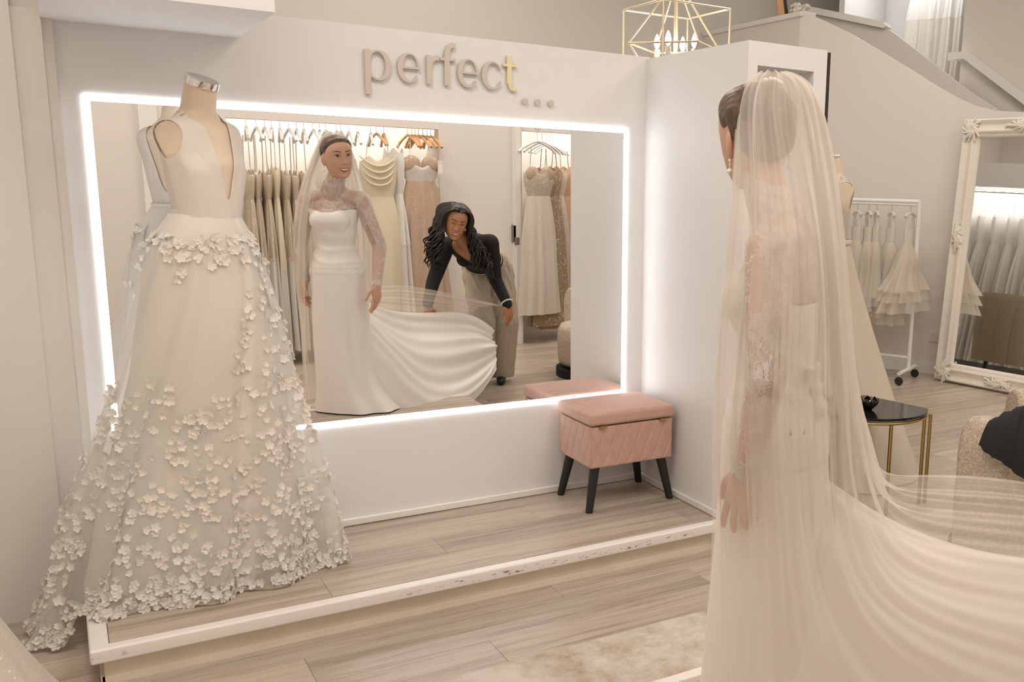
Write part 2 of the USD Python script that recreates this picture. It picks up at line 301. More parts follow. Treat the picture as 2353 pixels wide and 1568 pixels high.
struct('trim_4', [bx(1.34, 1.43, YB, YB + .03, 0, 2.5), bx(1.36, 1.41, YB + .03, YB + .045, 0, 2.5)], M_trim, 'cream upright trim beside the right-hand alcove')
struct('trim_5', [bx(-2.3, -2.12, YB, YB + .05, 0, 3.2), bx(-1.75, -1.62, YB, YB + .03, 0, 3.2)], M_trim)
struct('baseboard_rear', [bx(.63, 1.34, YB, YB + .015, 0, .11), bx(-3.6, -1.13, YB, YB + .015, 0, .11)], M_trim)
top('alcove_light', bx(-1.1, .6, YB - .16, YB - .12, 2.27, 2.295), M_alcove, 'long strip light inside the wide dress alcove', 'light', smooth=False)
top('alcove_light', bx(1.45, 2.65, YB - .16, YB - .12, 2.27, 2.295), M_alcove, 'strip light inside the narrow dress alcove at the right', 'light', smooth=False)

# floor of single planks, joints recessed
struct('floor', bx(-3.7, 6.5, -6.0, 4.7, -.06, -.012), M_sub)
FLOOR = stage.GetPrimAtPath('/World/floor')
def plank_mesh(x0, x1, y0, y1, z, g=.0004, c=.0007, h=.012):
    x0 += g; x1 -= g; y0 += g; y1 -= g
    v = A([[x0, y0, z - h], [x1, y0, z - h], [x1, y1, z - h], [x0, y1, z - h], [x0, y0, z - c], [x1, y0, z - c], [x1, y1, z - c], [x0, y1, z - c], [x0 + c, y0 + c, z], [x1 - c, y0 + c, z], [x1 - c, y1 - c, z], [x0 + c, y1 - c, z]])
    f = [[8, 9, 10], [8, 10, 11]]
    for k in range(4):
        q = (k + 1) % 4
        f += [[k, q, 4 + q], [k, 4 + q, 4 + k], [4 + k, 4 + q, 8 + q], [4 + k, 8 + q, 8 + k]]
    return trimesh.Trimesh(v, f, process=False)
PW, PL = .19, 1.52
row = 0
y = -5.6
while y < 2.6:
    off = (row * .57) % PL
    x = -3.3 - off
    while x < 4.6:
        x0, x1 = max(x, -3.3), min(x + PL, 4.6)
        hidden = (y > -.62 and x1 < .3 and x0 > -2.2) or (y > .1 and x1 < 1.2) or (y < -3.4 and x1 < -1.4) or (y < -4.9 and x1 < -1.1)
        if x1 - x0 > .05 and not hidden:
            part(FLOOR, 'plank', plank_mesh(x0, x1, y, y + PW, 0), M_plank, smooth=False)
        x += PL
    y += PW; row += 1
# platform in front of the mirror wall
def platform(name, x0, x1, y0, y1, label, left=True, back=False, z0=0):
    t = thing(name, label, 'platform', ((x0 + x1) / 2, (y0 + y1) / 2, 0))
    part(t, 'riser', bx(x0 + .035, x1, y0 + .035, y1 - (.035 if back else 0), z0, PT - .045), M_riser, 'painted cream riser')
    part(t, 'skirting', [bx(x0 + .028, x1, y0 + .024, y0 + .035, z0, .022), bx(x0 + .024, x0 + .035, y0 + .024, y1, z0, .022)], M_riser)
    part(t, 'nosing', rbox(x0, x1, y0, y0 + .045, PT - .048, PT, .008), M_nose, 'scuffed white front nosing')
    part(t, 'nosing', rbox(x0, x0 + .055, y0 + .001, y1, PT - .0475, PT - .0003, .008), M_nose)
    if back: part(t, 'nosing', rbox(x0, x1, y1 - .045, y1, PT - .048, PT, .008), M_nose)
    yy, k = y0 + .045, 0
    ye = y1 - (.045 if back else 0)
    while yy < ye - .01:
        y2 = min(yy + PW, ye); xx = x0 + .055 - (.85 - .48 * k) % PL
        while xx < x1:
            a, b = max(xx, x0 + .055), min(xx + PL, x1)
            if b - a > .03: part(t, 'plank', plank_mesh(a, b, yy, y2, PT - .001, h=.05), M_plank, smooth=False)
            xx += PL
        yy = y2; k += 1
    return t
platform('platform', -2.372, -.001, -.742, -.001, 'low wood-topped platform with scuffed white nosing under the lit mirror')
platform('step', -1.70, -.10, -2.262, -1.765, 'low white-edged wooden step under the bride', back=True, z0=.009)
rug = np.stack(np.meshgrid(np.linspace(-1.95, .16, 90), np.linspace(-2.95, -1.222, 80), indexing='ij'), -1)
zr = .005 + .003 * meshkit.noise(np.concatenate([rug * 40, rug[..., :1] * 0], -1))
zr[[0, -1]] = .001; zr[:, [0, -1]] = .001
top('rug', grid(np.concatenate([rug, zr[..., None]], -1)), M_rug, 'mottled beige rug lying on the floor in front of the platform', 'rug', smooth=True)

# ------------------------------------------------------------------ stair wall, upper floor (right)
P0, DW, NW = A([4.035, 1.71, 0]), A([.445, -.896, 0]), A([.896, .445, 0])
def slab(poly, o, d, n, th):
    """poly: (along, z) outline in a vertical plane through o along d; th thick along n."""
    m = extrude(poly, th)
    return xf(m, frame(o, d, A([0, 0, 1.0]), n))
curve = [(-1.476, 3.144), (-1.3, 3.08), (-1.007, 2.94), (-.70, 2.765), (-.396, 2.588), (-.18, 2.458), (-.006, 2.364), (.15, 2.298), (.325, 2.252), (.545, 2.24), (1.3, 2.24)]
if np.cross(DW, [0, 0, 1.0]) @ NW < 0: NW_E = -NW
else: NW_E = NW
front = slab(Polygon([(-1.476, -.02)] + curve + [(1.3, -.02)]), P0 + (A([0, 0, 0]) if NW_E @ NW > 0 else NW * .12), DW, NW_E, .12)
struct('wall_stair', front, M_wall, 'tall cream stair wall with a sweeping curved top')
struct('baseboard_stair', slab(Polygon([(-1.476, 0), (1.3, 0), (1.3, .10), (-1.476, .10)]), P0 - NW * .014 + (0 if NW_E @ NW > 0 else NW * .014), DW, NW_E, .014), M_trim)
cornr = P0 + DW * -1.476
struct('wall_landing', bx(cornr[0], cornr[0] + .12, cornr[1], 4.6, -.02, 3.10), M_wall)
struct('trim_6', rbox(cornr[0] - .02, cornr[0] + .16, cornr[1] - .03, 4.6, 3.10, 3.15, .01), M_trim, 'moulded cap along the stair landing wall')
far = [(-1.839, 3.33), (-.99, 3.12), (-.85, 3.03), (-.175, 2.53), (.135, 2.335), (.5, 2.2), (.5, 1.8), (-1.839, 1.8)]
struct('wall_stair_far', slab(Polygon(far), P0 + NW * .8 + (0 if NW_E @ NW > 0 else NW * .1), DW, NW_E, .1), M_wall)
o2 = P0 + NW * .74 + (0 if NW_E @ NW > 0 else NW * .18)
struct('trim_7', slab(Polygon([(-1.90, 3.315), (-.955, 3.085), (-.935, 3.105), (-.96, 3.145), (-1.90, 3.375)]), o2, DW, NW_E, .18), M_trim, 'moulded cap on the far stair parapet')

# ------------------------------------------------------------------ lit wall mirror
MX0, MX1, MZ0, MZ1, LW = -2.237, -.099, .568, 1.829, .020
wm = thing('wall_mirror', 'large rectangular wall mirror edged with a glowing white light strip', 'mirror', ((MX0 + MX1) / 2, 0, MZ0))
part(wm, 'mirror_glass', bx(MX0 + LW, MX1 - LW, -.006, -.002, MZ0 + LW, MZ1 - LW), M_mirror, smooth=False)
part(wm, 'light_strip', bx(MX0, MX1, -.0050, -.0005, MZ1 - LW, MZ1), M_led, smooth=False)
part(wm, 'light_strip', bx(MX0, MX1, -.0050, -.0005, MZ0, MZ0 + LW), M_led, smooth=False)
part(wm, 'light_strip', bx(MX0, MX0 + LW, -.0050, -.0005, MZ0 + LW, MZ1 - LW), M_led, smooth=False)
part(wm, 'light_strip', bx(MX1 - LW, MX1, -.0050, -.0005, MZ0 + LW, MZ1 - LW), M_led, smooth=False)

# ------------------------------------------------------------------ lettering: p e r f e c t and three dots
def ell(cx, cy, rx, ry): return affinity.scale(Point(cx, cy).buffer(1, 32), rx, ry, origin=(cx, cy))
def glyph(ch):
    """Outline in units of the x-height, baseline at 0, left edge near 0."""
    st = .185
    if ch == 'p':
        bowl = ell(.46, .5, .44, .51).difference(ell(.42, .5, .275, .445))
        return unary_union([sbox(0, -.50, st, 1.0), bowl.intersection(sbox(.08, -.1, 1, 1.1))]), 1.0
    if ch == 'e':
        ring = ell(.43, .5, .43, .51).difference(ell(.475, .51, .285, .445))
        ring = ring.difference(Polygon([(.5, .46), (1.2, .46), (1.2, .05), (.78, .20)]))
        return unary_union([ring, sbox(.1, .47, .83, .545)]), .95
    if ch == 'c':
        ring = ell(.47, .5, .47, .51).difference(ell(.53, .5, .335, .445))
        return ring.difference(Polygon([(.52, .5), (1.3, .98), (1.3, .02)])), .9
    if ch == 'r':
        arm = LineString([(.08, .62), (.2, .82), (.36, .93), (.5, .92)]).buffer(.08, cap_style=2)
        return unary_union([sbox(0, 0, st, 1.0), arm]), .62
    if ch == 'f':
        hook = LineString([(.255, 1.0), (.27, 1.2), (.36, 1.36), (.47, 1.43), (.58, 1.41)]).buffer(.085, cap_style=2)
        return unary_union([sbox(.16, 0, .345, 1.1), hook, sbox(.0, .87, .58, .96)]), .6
    if ch == 't':
        tail = LineString([(.255, .4), (.26, .18), (.33, .06), (.45, .035), (.54, .05)]).buffer(.055, cap_style=2)
        return unary_union([sbox(.16, .25, .345, 1.27), tail, sbox(.0, .87, .56, .96)]), .6
sign = thing('wall_sign', 'raised satin lettering reading perfect with three dots above the mirror', 'sign', (-.9, 0, 1.957))
XH = .113
for ch, x0, w in (('p', -1.288, .104), ('e', -1.160, .091), ('r', -1.042, .053), ('f', -.986, .068), ('e', -.913, .091), ('c', -.808, .087), ('t', -.712, .062)):
    g, _ = glyph(ch); b = g.bounds
    g = affinity.translate(affinity.scale(affinity.translate(g, -b[0], 0), w / (b[2] - b[0]), XH, origin=(0, 0)), x0, 0)
    m = xf(extrude(g, .012), frame(A([0, -.006, 1.957]), A([1., 0, 0]), A([0, 0, 1.]), A([0, -1., 0])))
    part(sign, 'letter', m, M_lettergold if ch == 't' else M_letter, 'pale gold letter t' if ch == 't' else None, smooth=30)
for x in (-.612, -.552, -.490):
    part(sign, 'dot', xf(trimesh.creation.cylinder(.0125, .012, sections=28), frame(A([x, -.012, 1.918]), A([1., 0, 0]), A([0, 0, 1.]), A([0, -1., 0]))), M_letter, smooth=30)

# ------------------------------------------------------------------ pink storage stool
sx0, sx1, sy0, sy1 = -.475, -.035, -.375, -.035
stool = thing('storage_stool', 'dusty pink velvet storage stool with quilted sides and black splayed legs', 'stool', ((sx0 + sx1) / 2, (sy0 + sy1) / 2, PT))
zb, zt_, zl = PT + .205, PT + .395, PT + .455
def quilt(o, u, v, n, W, H, nu, nv):
    """A quilted face: the outline W x H from o along u, v, bulging between diagonal seams."""
    a, b = np.meshgrid(np.linspace(0, 1, nu), np.linspace(0, 1, nv), indexing='ij')
    X, Y = a * W, b * H; s = .062
    d1 = np.abs(((X * 1.0 + Y * .42) / s) % 1 - .5); d2 = np.abs(((X * 1.0 - Y * .42) / s) % 1 - .5)
    hgt = .0032 * np.minimum(1, np.minimum(.5 - d1, .5 - d2) * 7)
    edge = np.minimum(1, np.minimum(np.minimum(X, W - X), np.minimum(Y, H - Y)) / .006)
    P = A(o) + X[..., None] * A(u) + Y[..., None] * A(v) + (hgt * edge)[..., None] * A(n)
    return grid(P)
bodyp = [bx(sx0 + .012, sx1 - .012, sy0 + .012, sy1 - .012, zb, zt_ - .004),
    quilt((sx0 + .010, sy0 + .012, zb), (1, 0, 0), (0, 0, 1), (0, -1, 0), sx1 - sx0 - .02, zt_ - zb - .004, 140, 60),
    quilt((sx1 - .010, sy1 - .012, zb), (-1, 0, 0), (0, 0, 1), (0, 1, 0), sx1 - sx0 - .02, zt_ - zb - .004, 140, 60),
    quilt((sx0 + .012, sy1 - .010, zb), (0, -1, 0), (0, 0, 1), (-1, 0, 0), sy1 - sy0 - .02, zt_ - zb - .004, 110, 60),
    quilt((sx1 - .012, sy0 + .010, zb), (0, 1, 0), (0, 0, 1), (1, 0, 0), sy1 - sy0 - .02, zt_ - zb - .004, 110, 60)]
part(stool, 'body', bodyp, M_pink, 'quilted pink velvet sides')
lid = rbox(sx0, sx1, sy0, sy1, zt_ + .002, zl, .016, 16).refine_to_length(.02)
lv, lf, _ = meshkit.arrays(lid); cx, cy = (sx0 + sx1) / 2, (sy0 + sy1) / 2
puff = np.clip(1 - ((lv[:, 0] - cx) / .21) ** 4, 0, 1) * np.clip(1 - ((lv[:, 1] - cy) / .165) ** 4, 0, 1)
lv[:, 2] += np.where(lv[:, 2] > zl - .01, .010 * puff, 0)
part(stool, 'lid', trimesh.Trimesh(lv, lf, process=False), M_pink)
for hx in (sx0 + .065, sx1 - .065):
    part(stool, 'hinge', bx(hx - .018, hx + .018, sy0 - .003, sy0 + .012, zt_ - .006, zt_ + .002), M_brass, 'small brass hinge')
for ax, sxx in ((sx0 + .05, -1), (sx1 - .05, 1)):
    for ay, syy in ((sy0 + .05, -1), (sy1 - .05, 1)):
        part(stool, 'leg', tube([(ax, ay, zb + .004), (ax + sxx * .042, ay + syy * .026, PT)], [.023, .0165], 16), M_legblk, smooth=50)

# ------------------------------------------------------------------ chandelier
CH = A([1.10, 1.5, 2.46])
ch = thing('chandelier', 'open geometric gold wire chandelier with four lit candle bulbs', 'chandelier', CH)
def bars(pts, edges, r): return [tube([pts[a], pts[b]], r, 6) for a, b in edges]
h = .25
cube = [CH + A([sx * h, sy * h, z]) for z in (-.24, .235) for sx, sy in ((-1, -1), (1, -1), (1, 1), (-1, 1))]
part(ch, 'cube_frame', bars(cube, [(0, 1), (1, 2), (2, 3), (3, 0), (4, 5), (5, 6), (6, 7), (7, 4), (0, 4), (1, 5), (2, 6), (3, 7)], .0065), M_gold, smooth=False)
octa = [CH + A([.33 * math.cos(t), .33 * math.sin(t), -.0]) for t in (PI - .12, 1.5 * PI - .12, 2 * PI - .12, .5 * PI - .12)] + [CH + A([0, 0, .42]), CH + A([0, 0, -.42])]
part(ch, 'diamond_frame', bars(octa, [(0, 1), (1, 2), (2, 3), (3, 0)] + [(k, 4) for k in range(4)] + [(k, 5) for k in range(4)], .0065), M_gold, smooth=False)
part(ch, 'stem', tube([CH + A([0, 0, 1.83]), CH + A([0, 0, -.2])], .014, 10), M_gold)
for k, t in enumerate((2.208, 3.779, 5.349, .637)):
    c = CH + A([.13 * math.cos(t), .13 * math.sin(t), 0])
    part(ch, 'arm', tube([CH + A([0, 0, -.16]), c + A([0, 0, -.16]), c + A([0, 0, -.09])], .006, 6), M_gold)
    part(ch, 'candle', lathe([(.0, -.10), (.019, -.10), (.019, -.01), (0, -.01)], 12, c), M_white)
    part(ch, 'bulb', lathe([(.0, -.01), (.012, 0), (.020, .02), (.021, .035), (.013, .065), (.004, .085), (0, .088)], 14, c), M_bulb, 'glowing candle bulb')

# ------------------------------------------------------------------ body shapes shared by people and mannequins
def ellip(c, r, sub=24):
    return Manifold.sphere(1.0, sub).scale(A(r, float)).translate(A(c, float))
def rot_ellip(c, r, R, sub=24):
    T = np.zeros((3, 4)); T[:, :3] = R @ np.diag(r); T[:, 3] = c
    return Manifold.sphere(1.0, sub).transform(T)
def limb(pts, rad, seg=16):
    out = []
    for a, b, ra, rb in zip(pts[:-1], pts[1:], rad[:-1], rad[1:]):
        out.append(Manifold.batch_hull([Manifold.sphere(ra, seg).translate(A(a, float)), Manifold.sphere(rb, seg).translate(A(b, float))]))
    return out
def join(parts): return Manifold.batch_boolean(parts, __import__('manifold3d').OpType.Add)
def soften(man, edge=.012, it=12):
    m = mesh_of(man.simplify(.0012).refine_to_length(edge)); m = trimesh.Trimesh(m.vertices, m.faces, process=True)
    trimesh.smoothing.filter_taubin(m, .5, .53, iterations=it)
    return m
def basis(fwd, up=(0, 0, 1)):
    f = A(fwd, float); f /= np.linalg.norm(f); r = np.cross(f, A(up, float)); r /= np.linalg.norm(r); u = np.cross(r, f)
    return r, f, u                                                # right, forward, up

def gown_skirt(rings, nf, amp, seed=0, nth=220, nz=70, hem=None, phase=None, sharp=1.0):
    """A skirt lofted through rings (x, y, z, rx, ry, turn) with nf folds whose depth grows as amp(t)."""
    R = A(rings, float); t = np.linspace(0, 1, nz)
    k = np.linspace(0, 1, len(R)); C = CubicSpline(k, R, bc_type='natural')(t) if len(R) > 2 else R[0] + (R[-1] - R[0]) * t[:, None]
    th = np.linspace(0, 2 * PI, nth, endpoint=False); g = np.random.default_rng(seed)
    ph = g.uniform(0, 2 * PI, 4); wob = .35 * np.sin(2 * th + ph[1]) + .25 * np.sin(3 * th + ph[2])
    fold = np.sin(nf * th + ph[0] + 1.5 * wob) + .45 * np.sin((nf * 1.7 // 1) * th + ph[3] + wob)
    P = np.zeros((nz, nth, 3))
    for i in range(nz):
        x, y, z, rx, ry, tu = C[i]; a = amp(t[i]); s = 1 + a * fold
        lx, ly = rx * s * np.cos(th), ry * s * np.sin(th); c, sn = math.cos(tu), math.sin(tu)
        P[i, :, 0], P[i, :, 1], P[i, :, 2] = x + c * lx - sn * ly, y + sn * lx + c * ly, z
    if hem is not None: P = hem(P, t, th)
    return P

# ------------------------------------------------------------------ mannequin in the flower gown (left)
def mannequin_torso(c, f, zs, wid=1.0):
    """Dress-form torso: c (x, y), facing f, shoulder height zs. Returns the smoothed mesh."""
    r, f, u = basis((f[0], f[1], 0)); R = np.stack([r, f, u], 1); c = A([c[0], c[1], 0.])
    P = lambda x, y, z: c + r * x + f * y + A([0, 0, zs + z])
    E = lambda x, y, z, a, b, d: rot_ellip(P(x, y, z), (a * wid, b * wid, d), R)
    hull = Manifold.batch_hull
    parts = [hull([E(0, .0, -.055, .165, .082, .058), E(0, .015, -.15, .125, .095, .05)]),
             hull([E(0, .015, -.15, .125, .095, .05), E(0, .01, -.35, .105, .085, .04)]),
             hull([E(0, .01, -.35, .105, .085, .04), E(0, 0, -.53, .155, .115, .05)]),
             hull([E(s * .050, .052, -.175, .068, .048, .07) for s in (-1, 1)] + [E(0, .0, -.06, .150, .078, .05), E(0, .014, -.34, .104, .084, .03)]),
             hull([E(0, -.01, -.02, .10, .06, .03), E(0, .0, .02, .058, .055, .03)]),
             hull([E(0, .0, .02, .056, .054, .03), E(0, .022, .115, .05, .05, .012)])]
    body = join(parts)
    for s in (-1, 1):                                              # flat arm openings
        nrm = r * s * .975 + u * .13 + f * .16; nrm /= np.linalg.norm(nrm)
        body = body.trim_by_plane((-nrm).tolist(), float(-nrm @ P(s * .132 * wid, 0, -.075)))
    nrm = u * .93 + f * .37; nrm /= np.linalg.norm(nrm)
    body = body.trim_by_plane((-nrm).tolist(), float(-nrm @ P(0, .02, .112)))
    m = mesh_of(body.simplify(.0018).refine_to_length(.009)); m = trimesh.Trimesh(m.vertices, m.faces, process=True)
    trimesh.smoothing.filter_taubin(m, .5, .53, iterations=10)
    return m, P, (r, f, u)
def shell(m, keep, off=.005):
    """The faces of m for which keep(centres) holds, moved out along the normals."""
    fc = m.triangles_center; k = keep(fc); v = m.vertices + m.vertex_normals * off
    s = trimesh.Trimesh(v, m.faces[k], process=False); s.remove_unreferenced_vertices()
    e = s.edges_sorted; _, ix, ct = np.unique(e, axis=0, return_index=True, return_counts=True); b = e[ix[ct == 1]]      # even out the cut edge
    P = np.array(s.vertices)
    for _ in range(14):
        acc, n = np.zeros_like(P), np.zeros(len(P))
        for a, c in ((0, 1), (1, 0)): np.add.at(acc, b[:, a], P[b[:, c]]); np.add.at(n, b[:, a], 1)
        q = n > 0; P[q] = .4 * P[q] + .6 * acc[q] / n[q][:, None]
    s.vertices = P; return s

MC, MF, MZ = A([-1.925, -.33]), A([.60, -.80]), 1.755
form = thing('mannequin', 'cream linen dress form with a chrome neck cap wearing the flower gown', 'mannequin', (MC[0], MC[1], PT))
torso, MP, (mr, mf, mu) = mannequin_torso(MC, MF, MZ)
part(form, 'torso', torso, M_linen, smooth=40)
cap_n = mu * .93 + mf * .37; cap_n /= np.linalg.norm(cap_n); ce = np.cross(cap_n, mr); 
capm = xf(lathe([(0, -.004), (.052, -.004), (.053, .0), (.053, .020), (.051, .022), (0, .022)], 36), frame(MP(0, .024, .108), mr, np.cross(cap_n, mr), cap_n))
part(form, 'neck_cap', capm, M_chrome, 'polished chrome neck cap', smooth=30)
part(form, 'pole', tube([(MC[0], MC[1], 1.2), (MC[0], MC[1], PT + .12)], .016, 12), M_wfoot, 'wooden pole')
for a in (20, 140, 260):
    d = A([math.cos(math.radians(a)), math.sin(math.radians(a)), 0]); o = A([MC[0], MC[1], 0])
    k = .29 if a == 20 else .13
    part(form, 'stand_leg', tube([o + A([0, 0, PT + .16]), o + d * k * .5 + A([0, 0, PT + .12]), o + d * k * .9 + A([0, 0, PT + .05]), o + d * k + A([0, 0, PT + .012])], .012, 8, 14), M_wfoot, 'curved orange wood foot')

gown = thing('flower_gown', 'ivory satin gown with petal flowers scattered down its full tulle skirt', 'wedding dress', (MC[0], MC[1], PT))
def loc(p): 
    q = p - A([MC[0], MC[1], MZ]); return q @ mr, q @ mf, q[..., 2]
def keep_bodice(p):
    x, y, z = loc(p)
    vfront = (y > .0) & (np.abs(x) < .006 + .050 * np.clip((z + .27) / .27, 0, 1.2)) & (z > -.27)
    vback = (y < .0) & (np.abs(x) < .02 + .075 * np.clip((z + .26) / .26, 0, 1)) & (z > -.26)
    arm = np.zeros(len(x), bool)
    for s in (-1, 1):
        an_ = mr * s * .975 + mu * .13 + mf * .16; an_ /= np.linalg.norm(an_); arm |= (p - MP(s * .132, 0, -.075)) @ an_ > -.0022
    neck = z > .022 - .3 * np.abs(np.abs(x) - .09)
    return (z > -.36) & ~vfront & ~vback & ~arm & ~neck & ~((np.abs(x) < .068) & (z > -.02))
part(gown, 'bodice', shell(torso, keep_bodice, .006), M_satin, 'plain satin bodice with plunging neckline', smooth=40)
part(gown, 'waistband', grid(gown_skirt([(MC[0], MC[1], MZ - .30, .116, .098, math.atan2(mr[1], mr[0])), (MC[0], MC[1], MZ - .345, .113, .095, math.atan2(mr[1], mr[0]))], 3, lambda t: 0, nth=80, nz=6), True), M_satin, smooth=True)
zw = MZ - .315
def hem_left(P, t, th):
    """The train at the left slides over the platform end down to the floor."""
    x = P[..., 0]; k = np.clip((-2.385 - x) / .06, 0, 1); k = k * k * (3 - 2 * k)
    low = np.clip((PT + .25 - P[..., 2]) / .25, 0, 1)
    P[..., 2] -= k * low * (PT - .01); P[..., 1] = np.minimum(P[..., 1], -.02)
    return P
rings = [(-1.925, -.33, zw, .117, .099, .6435), (-1.93, -.33, 1.385, .148, .126, .62), (-1.935, -.325, 1.28, .188, .158, .5), (-1.94, -.31, 1.0, .25, .205, .2), (-1.955, -.29, .70, .33, .225, 0), (-1.975, -.275, .42, .415, .25, 0), (-2.0, -.27, .22, .465, .265, 0), (-2.02, -.27, PT + .006, .50, .275, 0)]
outer = gown_skirt(rings, 11, lambda t: .005 + .085 * t, 3, 330, 90, hem_left)
part(gown, 'skirt', grid(outer, True), M_tulle, 'sheer ivory tulle skirt', smooth=True)
inn = [(a, b, max(c, PT + .03), d * (.99 - .02 * min(i, 2) - .05 * max(i - 2, 0)), e * (.99 - .03 * min(i, 2) - .025 * max(i - 2, 0)), f) for i, (a, b, c, d, e, f) in enumerate(rings)]
part(gown, 'lining', grid(gown_skirt(inn, 8, lambda t: .01 + .06 * t, 9, 260, 60, lambda P, t, th: np.stack([np.maximum(P[..., 0], -2.37), np.minimum(P[..., 1], -.03), P[..., 2]], -1)), True), M_lining, 'satin underskirt', smooth=True)
def blossom(s, g):
    """Five curled petals of one applique flower, about s metres across, facing +z."""
    P = []
    for k in range(5):
        a = 2 * PI * k / 5 + g.uniform(-.2, .2); q = s * g.uniform(.42, .58); w = q * .62; up = q * g.uniform(.12, .5)
        d = A([math.cos(a), math.sin(a), 0]); e = A([-d[1], d[0], 0])
        v = A([d * 0, d * q * .5 - e * w * .75 + A([0, 0, up * .45]), d * q * .95 - e * w * .5 + A([0, 0, up * .9]), d * q * 1.05 + A([0, 0, up * .8]), d * q * .95 + e * w * .5 + A([0, 0, up * .9]), d * q * .5 + e * w * .75 + A([0, 0, up * .45]), d * q * .6 + A([0, 0, up * .25])])
        P.append(trimesh.Trimesh(v, [[0, 1, 6], [1, 2, 6], [2, 3, 6], [3, 4, 6], [4, 5, 6], [5, 0, 6]], process=False))
    return trimesh.util.concatenate(P)
g = np.random.default_rng(11)
cent = outer.mean(1)
nz_, nt_ = outer.shape[:2]
flowers = []
tries = 0
while len(flowers) < 2300 and tries < 16000:
    tries += 1
    t = g.uniform(.03, 1) ** .5; th = g.uniform(0, 1)
    i, j = min(int(t * nz_), nz_ - 2), int(th * nt_) % nt_
    # trailing clusters: dense in drifts, sparse between
    n1 = meshkit.noise(A([[th * 13 + 1.5 * t, t * 5.0, 2.0]]))[0]
    if n1 < .60 - .50 * t ** 1.3: continue
    p = outer[i, j]; du, dv = outer[i + 1, j] - p, outer[i, (j + 1) % nt_] - p
    nrm = np.cross(dv, du); nrm /= np.linalg.norm(nrm) + 1e-9
    if nrm @ (p - cent[i]) < 0: nrm = -nrm
    if p[1] > -.035: continue
    ex = np.cross(nrm, [.3, .2, 1.0]); ex /= np.linalg.norm(ex); ey = np.cross(nrm, ex); r = g.uniform(0, 2 * PI)
    tilt = nrm + .28 * g.normal(size=3) * A([1, 1, .6]); tilt /= np.linalg.norm(tilt); ex = np.cross(tilt, [.3, .2, 1.0]); ex /= np.linalg.norm(ex); ey = np.cross(tilt, ex)
    m = xf(blossom(g.uniform(.020, .036), g), frame(p + nrm * .003, ex * math.cos(r) + ey * math.sin(r), -ex * math.sin(r) + ey * math.cos(r), tilt))
    vis = (CAM[:2] - p[:2]) @ nrm[:2]
    flowers.append((vis > 0, t, m))
front_ = [m for v, t, m in sorted(flowers, key=lambda q: (not q[0], -q[1]))]
for m in front_[:300]: part(gown, 'petal_flower', m, M_flower, smooth=False)
part(gown, 'petal_flowers', trimesh.util.concatenate(front_[300:]), M_flower, 'the many smaller petal flowers higher up and behind', smooth=False, kind='stuff')

# second gown, cut by the left edge of the photograph
c2 = (-2.94, -1.02)
g2 = thing('lace_gown', 'pale lace gown skirt spreading on the floor at the lower left corner', 'wedding dress', (c2[0], c2[1], 0))
part(g2, 'skirt', grid(gown_skirt([(c2[0], c2[1], 1.15, .13, .11, 0), (c2[0], c2[1], .8, .22, .2, 0), (c2[0] + .01, c2[1], .4, .36, .36, 0), (c2[0] + .02, c2[1], .15, .46, .47, 0), (c2[0] + .02, c2[1], .006, .54, .56, 0)], 9, lambda t: .01 + .03 * t, 21), True), S_ivory, smooth=True)
part(g2, 'bodice', lathe([(.13, 1.15), (.12, 1.2), (.15, 1.35), (.12, 1.5), (.05, 1.56), (.0, 1.57)], 32, (c2[0], c2[1], 0)), M_satin, smooth=True)

# ------------------------------------------------------------------ people: head, face, hands
def closed_loft(rings, c0, c1):
    n, m = rings.shape[:2]; v = np.concatenate([rings.reshape(-1, 3), A([c0, c1])])
    f = [] ; g = grid(rings, True); f = [g.faces]
    k = np.arange(m); f.append(np.stack([np.full(m, n * m), (k + 1) % m, k], -1)); b = (n - 1) * m
    f.append(np.stack([np.full(m, n * m + 1), b + k, b + (k + 1) % m], -1))
    t = trimesh.Trimesh(v, np.concatenate(f), process=False)
    if t.volume < 0: t.invert()
    return t
HZ = A([-.110, -.104, -.090, -.065, -.03, 0, .03, .06, .085, .105, .1135])
HF = A([.050, .072, .081, .083, .085, .086, .088, .083, .068, .038, .006])
HB = A([-.010, -.024, -.038, -.052, -.074, -.090, -.098, -.095, -.078, -.044, -.006])
HW = A([.014, .029, .045, .058, .067, .072, .074, .071, .059, .034, .005])
def head_mesh():
    z = np.concatenate([np.linspace(-.110, .1135, 96)]); S = lambda a: CubicSpline(HZ, a)(z)
    yf, yb, w = S(HF), S(HB), S(HW); th = np.linspace(0, 2 * PI, 128, endpoint=False); c, s = np.cos(th), np.sin(th)
    e = 2 / 2.3; X = w[:, None] * np.sign(c) * np.abs(c) ** e; sy = np.sign(s) * np.abs(s) ** e
    mid = ((yf + yb) / 2)[:, None] * .35
    Y = np.where(s > 0, mid + (yf[:, None] - mid) * sy, mid + (mid - yb[:, None]) * sy); Z = np.repeat(z[:, None], 128, 1)
    G = lambda a, sa, b, sb: np.exp(-(a / sa) ** 2 - (b / sb) ** 2)
    fr = np.clip(s * 3, 0, 1); ax = np.abs(X)
    hn = np.interp(Z, [-.036, -.030, -.021, -.012, .01, .028, .04], [0, .008, .0215, .019, .010, .004, 0]); sn = np.interp(Z, [-.03, -.02, .0, .03], [.0125, .0115, .0075, .007])
    Y = Y + fr * (hn * np.exp(-(X / sn) ** 2) - .0075 * G(ax - .030, .013, Z - .016, .009) + .0035 * G(ax - .03, .02, Z - .034, .007)
                  + .005 * G(ax - .042, .017, Z + .018, .018) + .0045 * G(X, .026, Z + .055, .014) + .005 * G(X, .016, Z + .094, .013) + .004 * G(ax - .013, .006, Z + .024, .006)
                  - .003 * G(ax - .034, .007, Z + .045, .014))
    return closed_loft(np.stack([X, Y, Z], -1), (0, mid[0, 0], -.111), (0, mid[-1, 0], .1145))
_H = head_mesh()
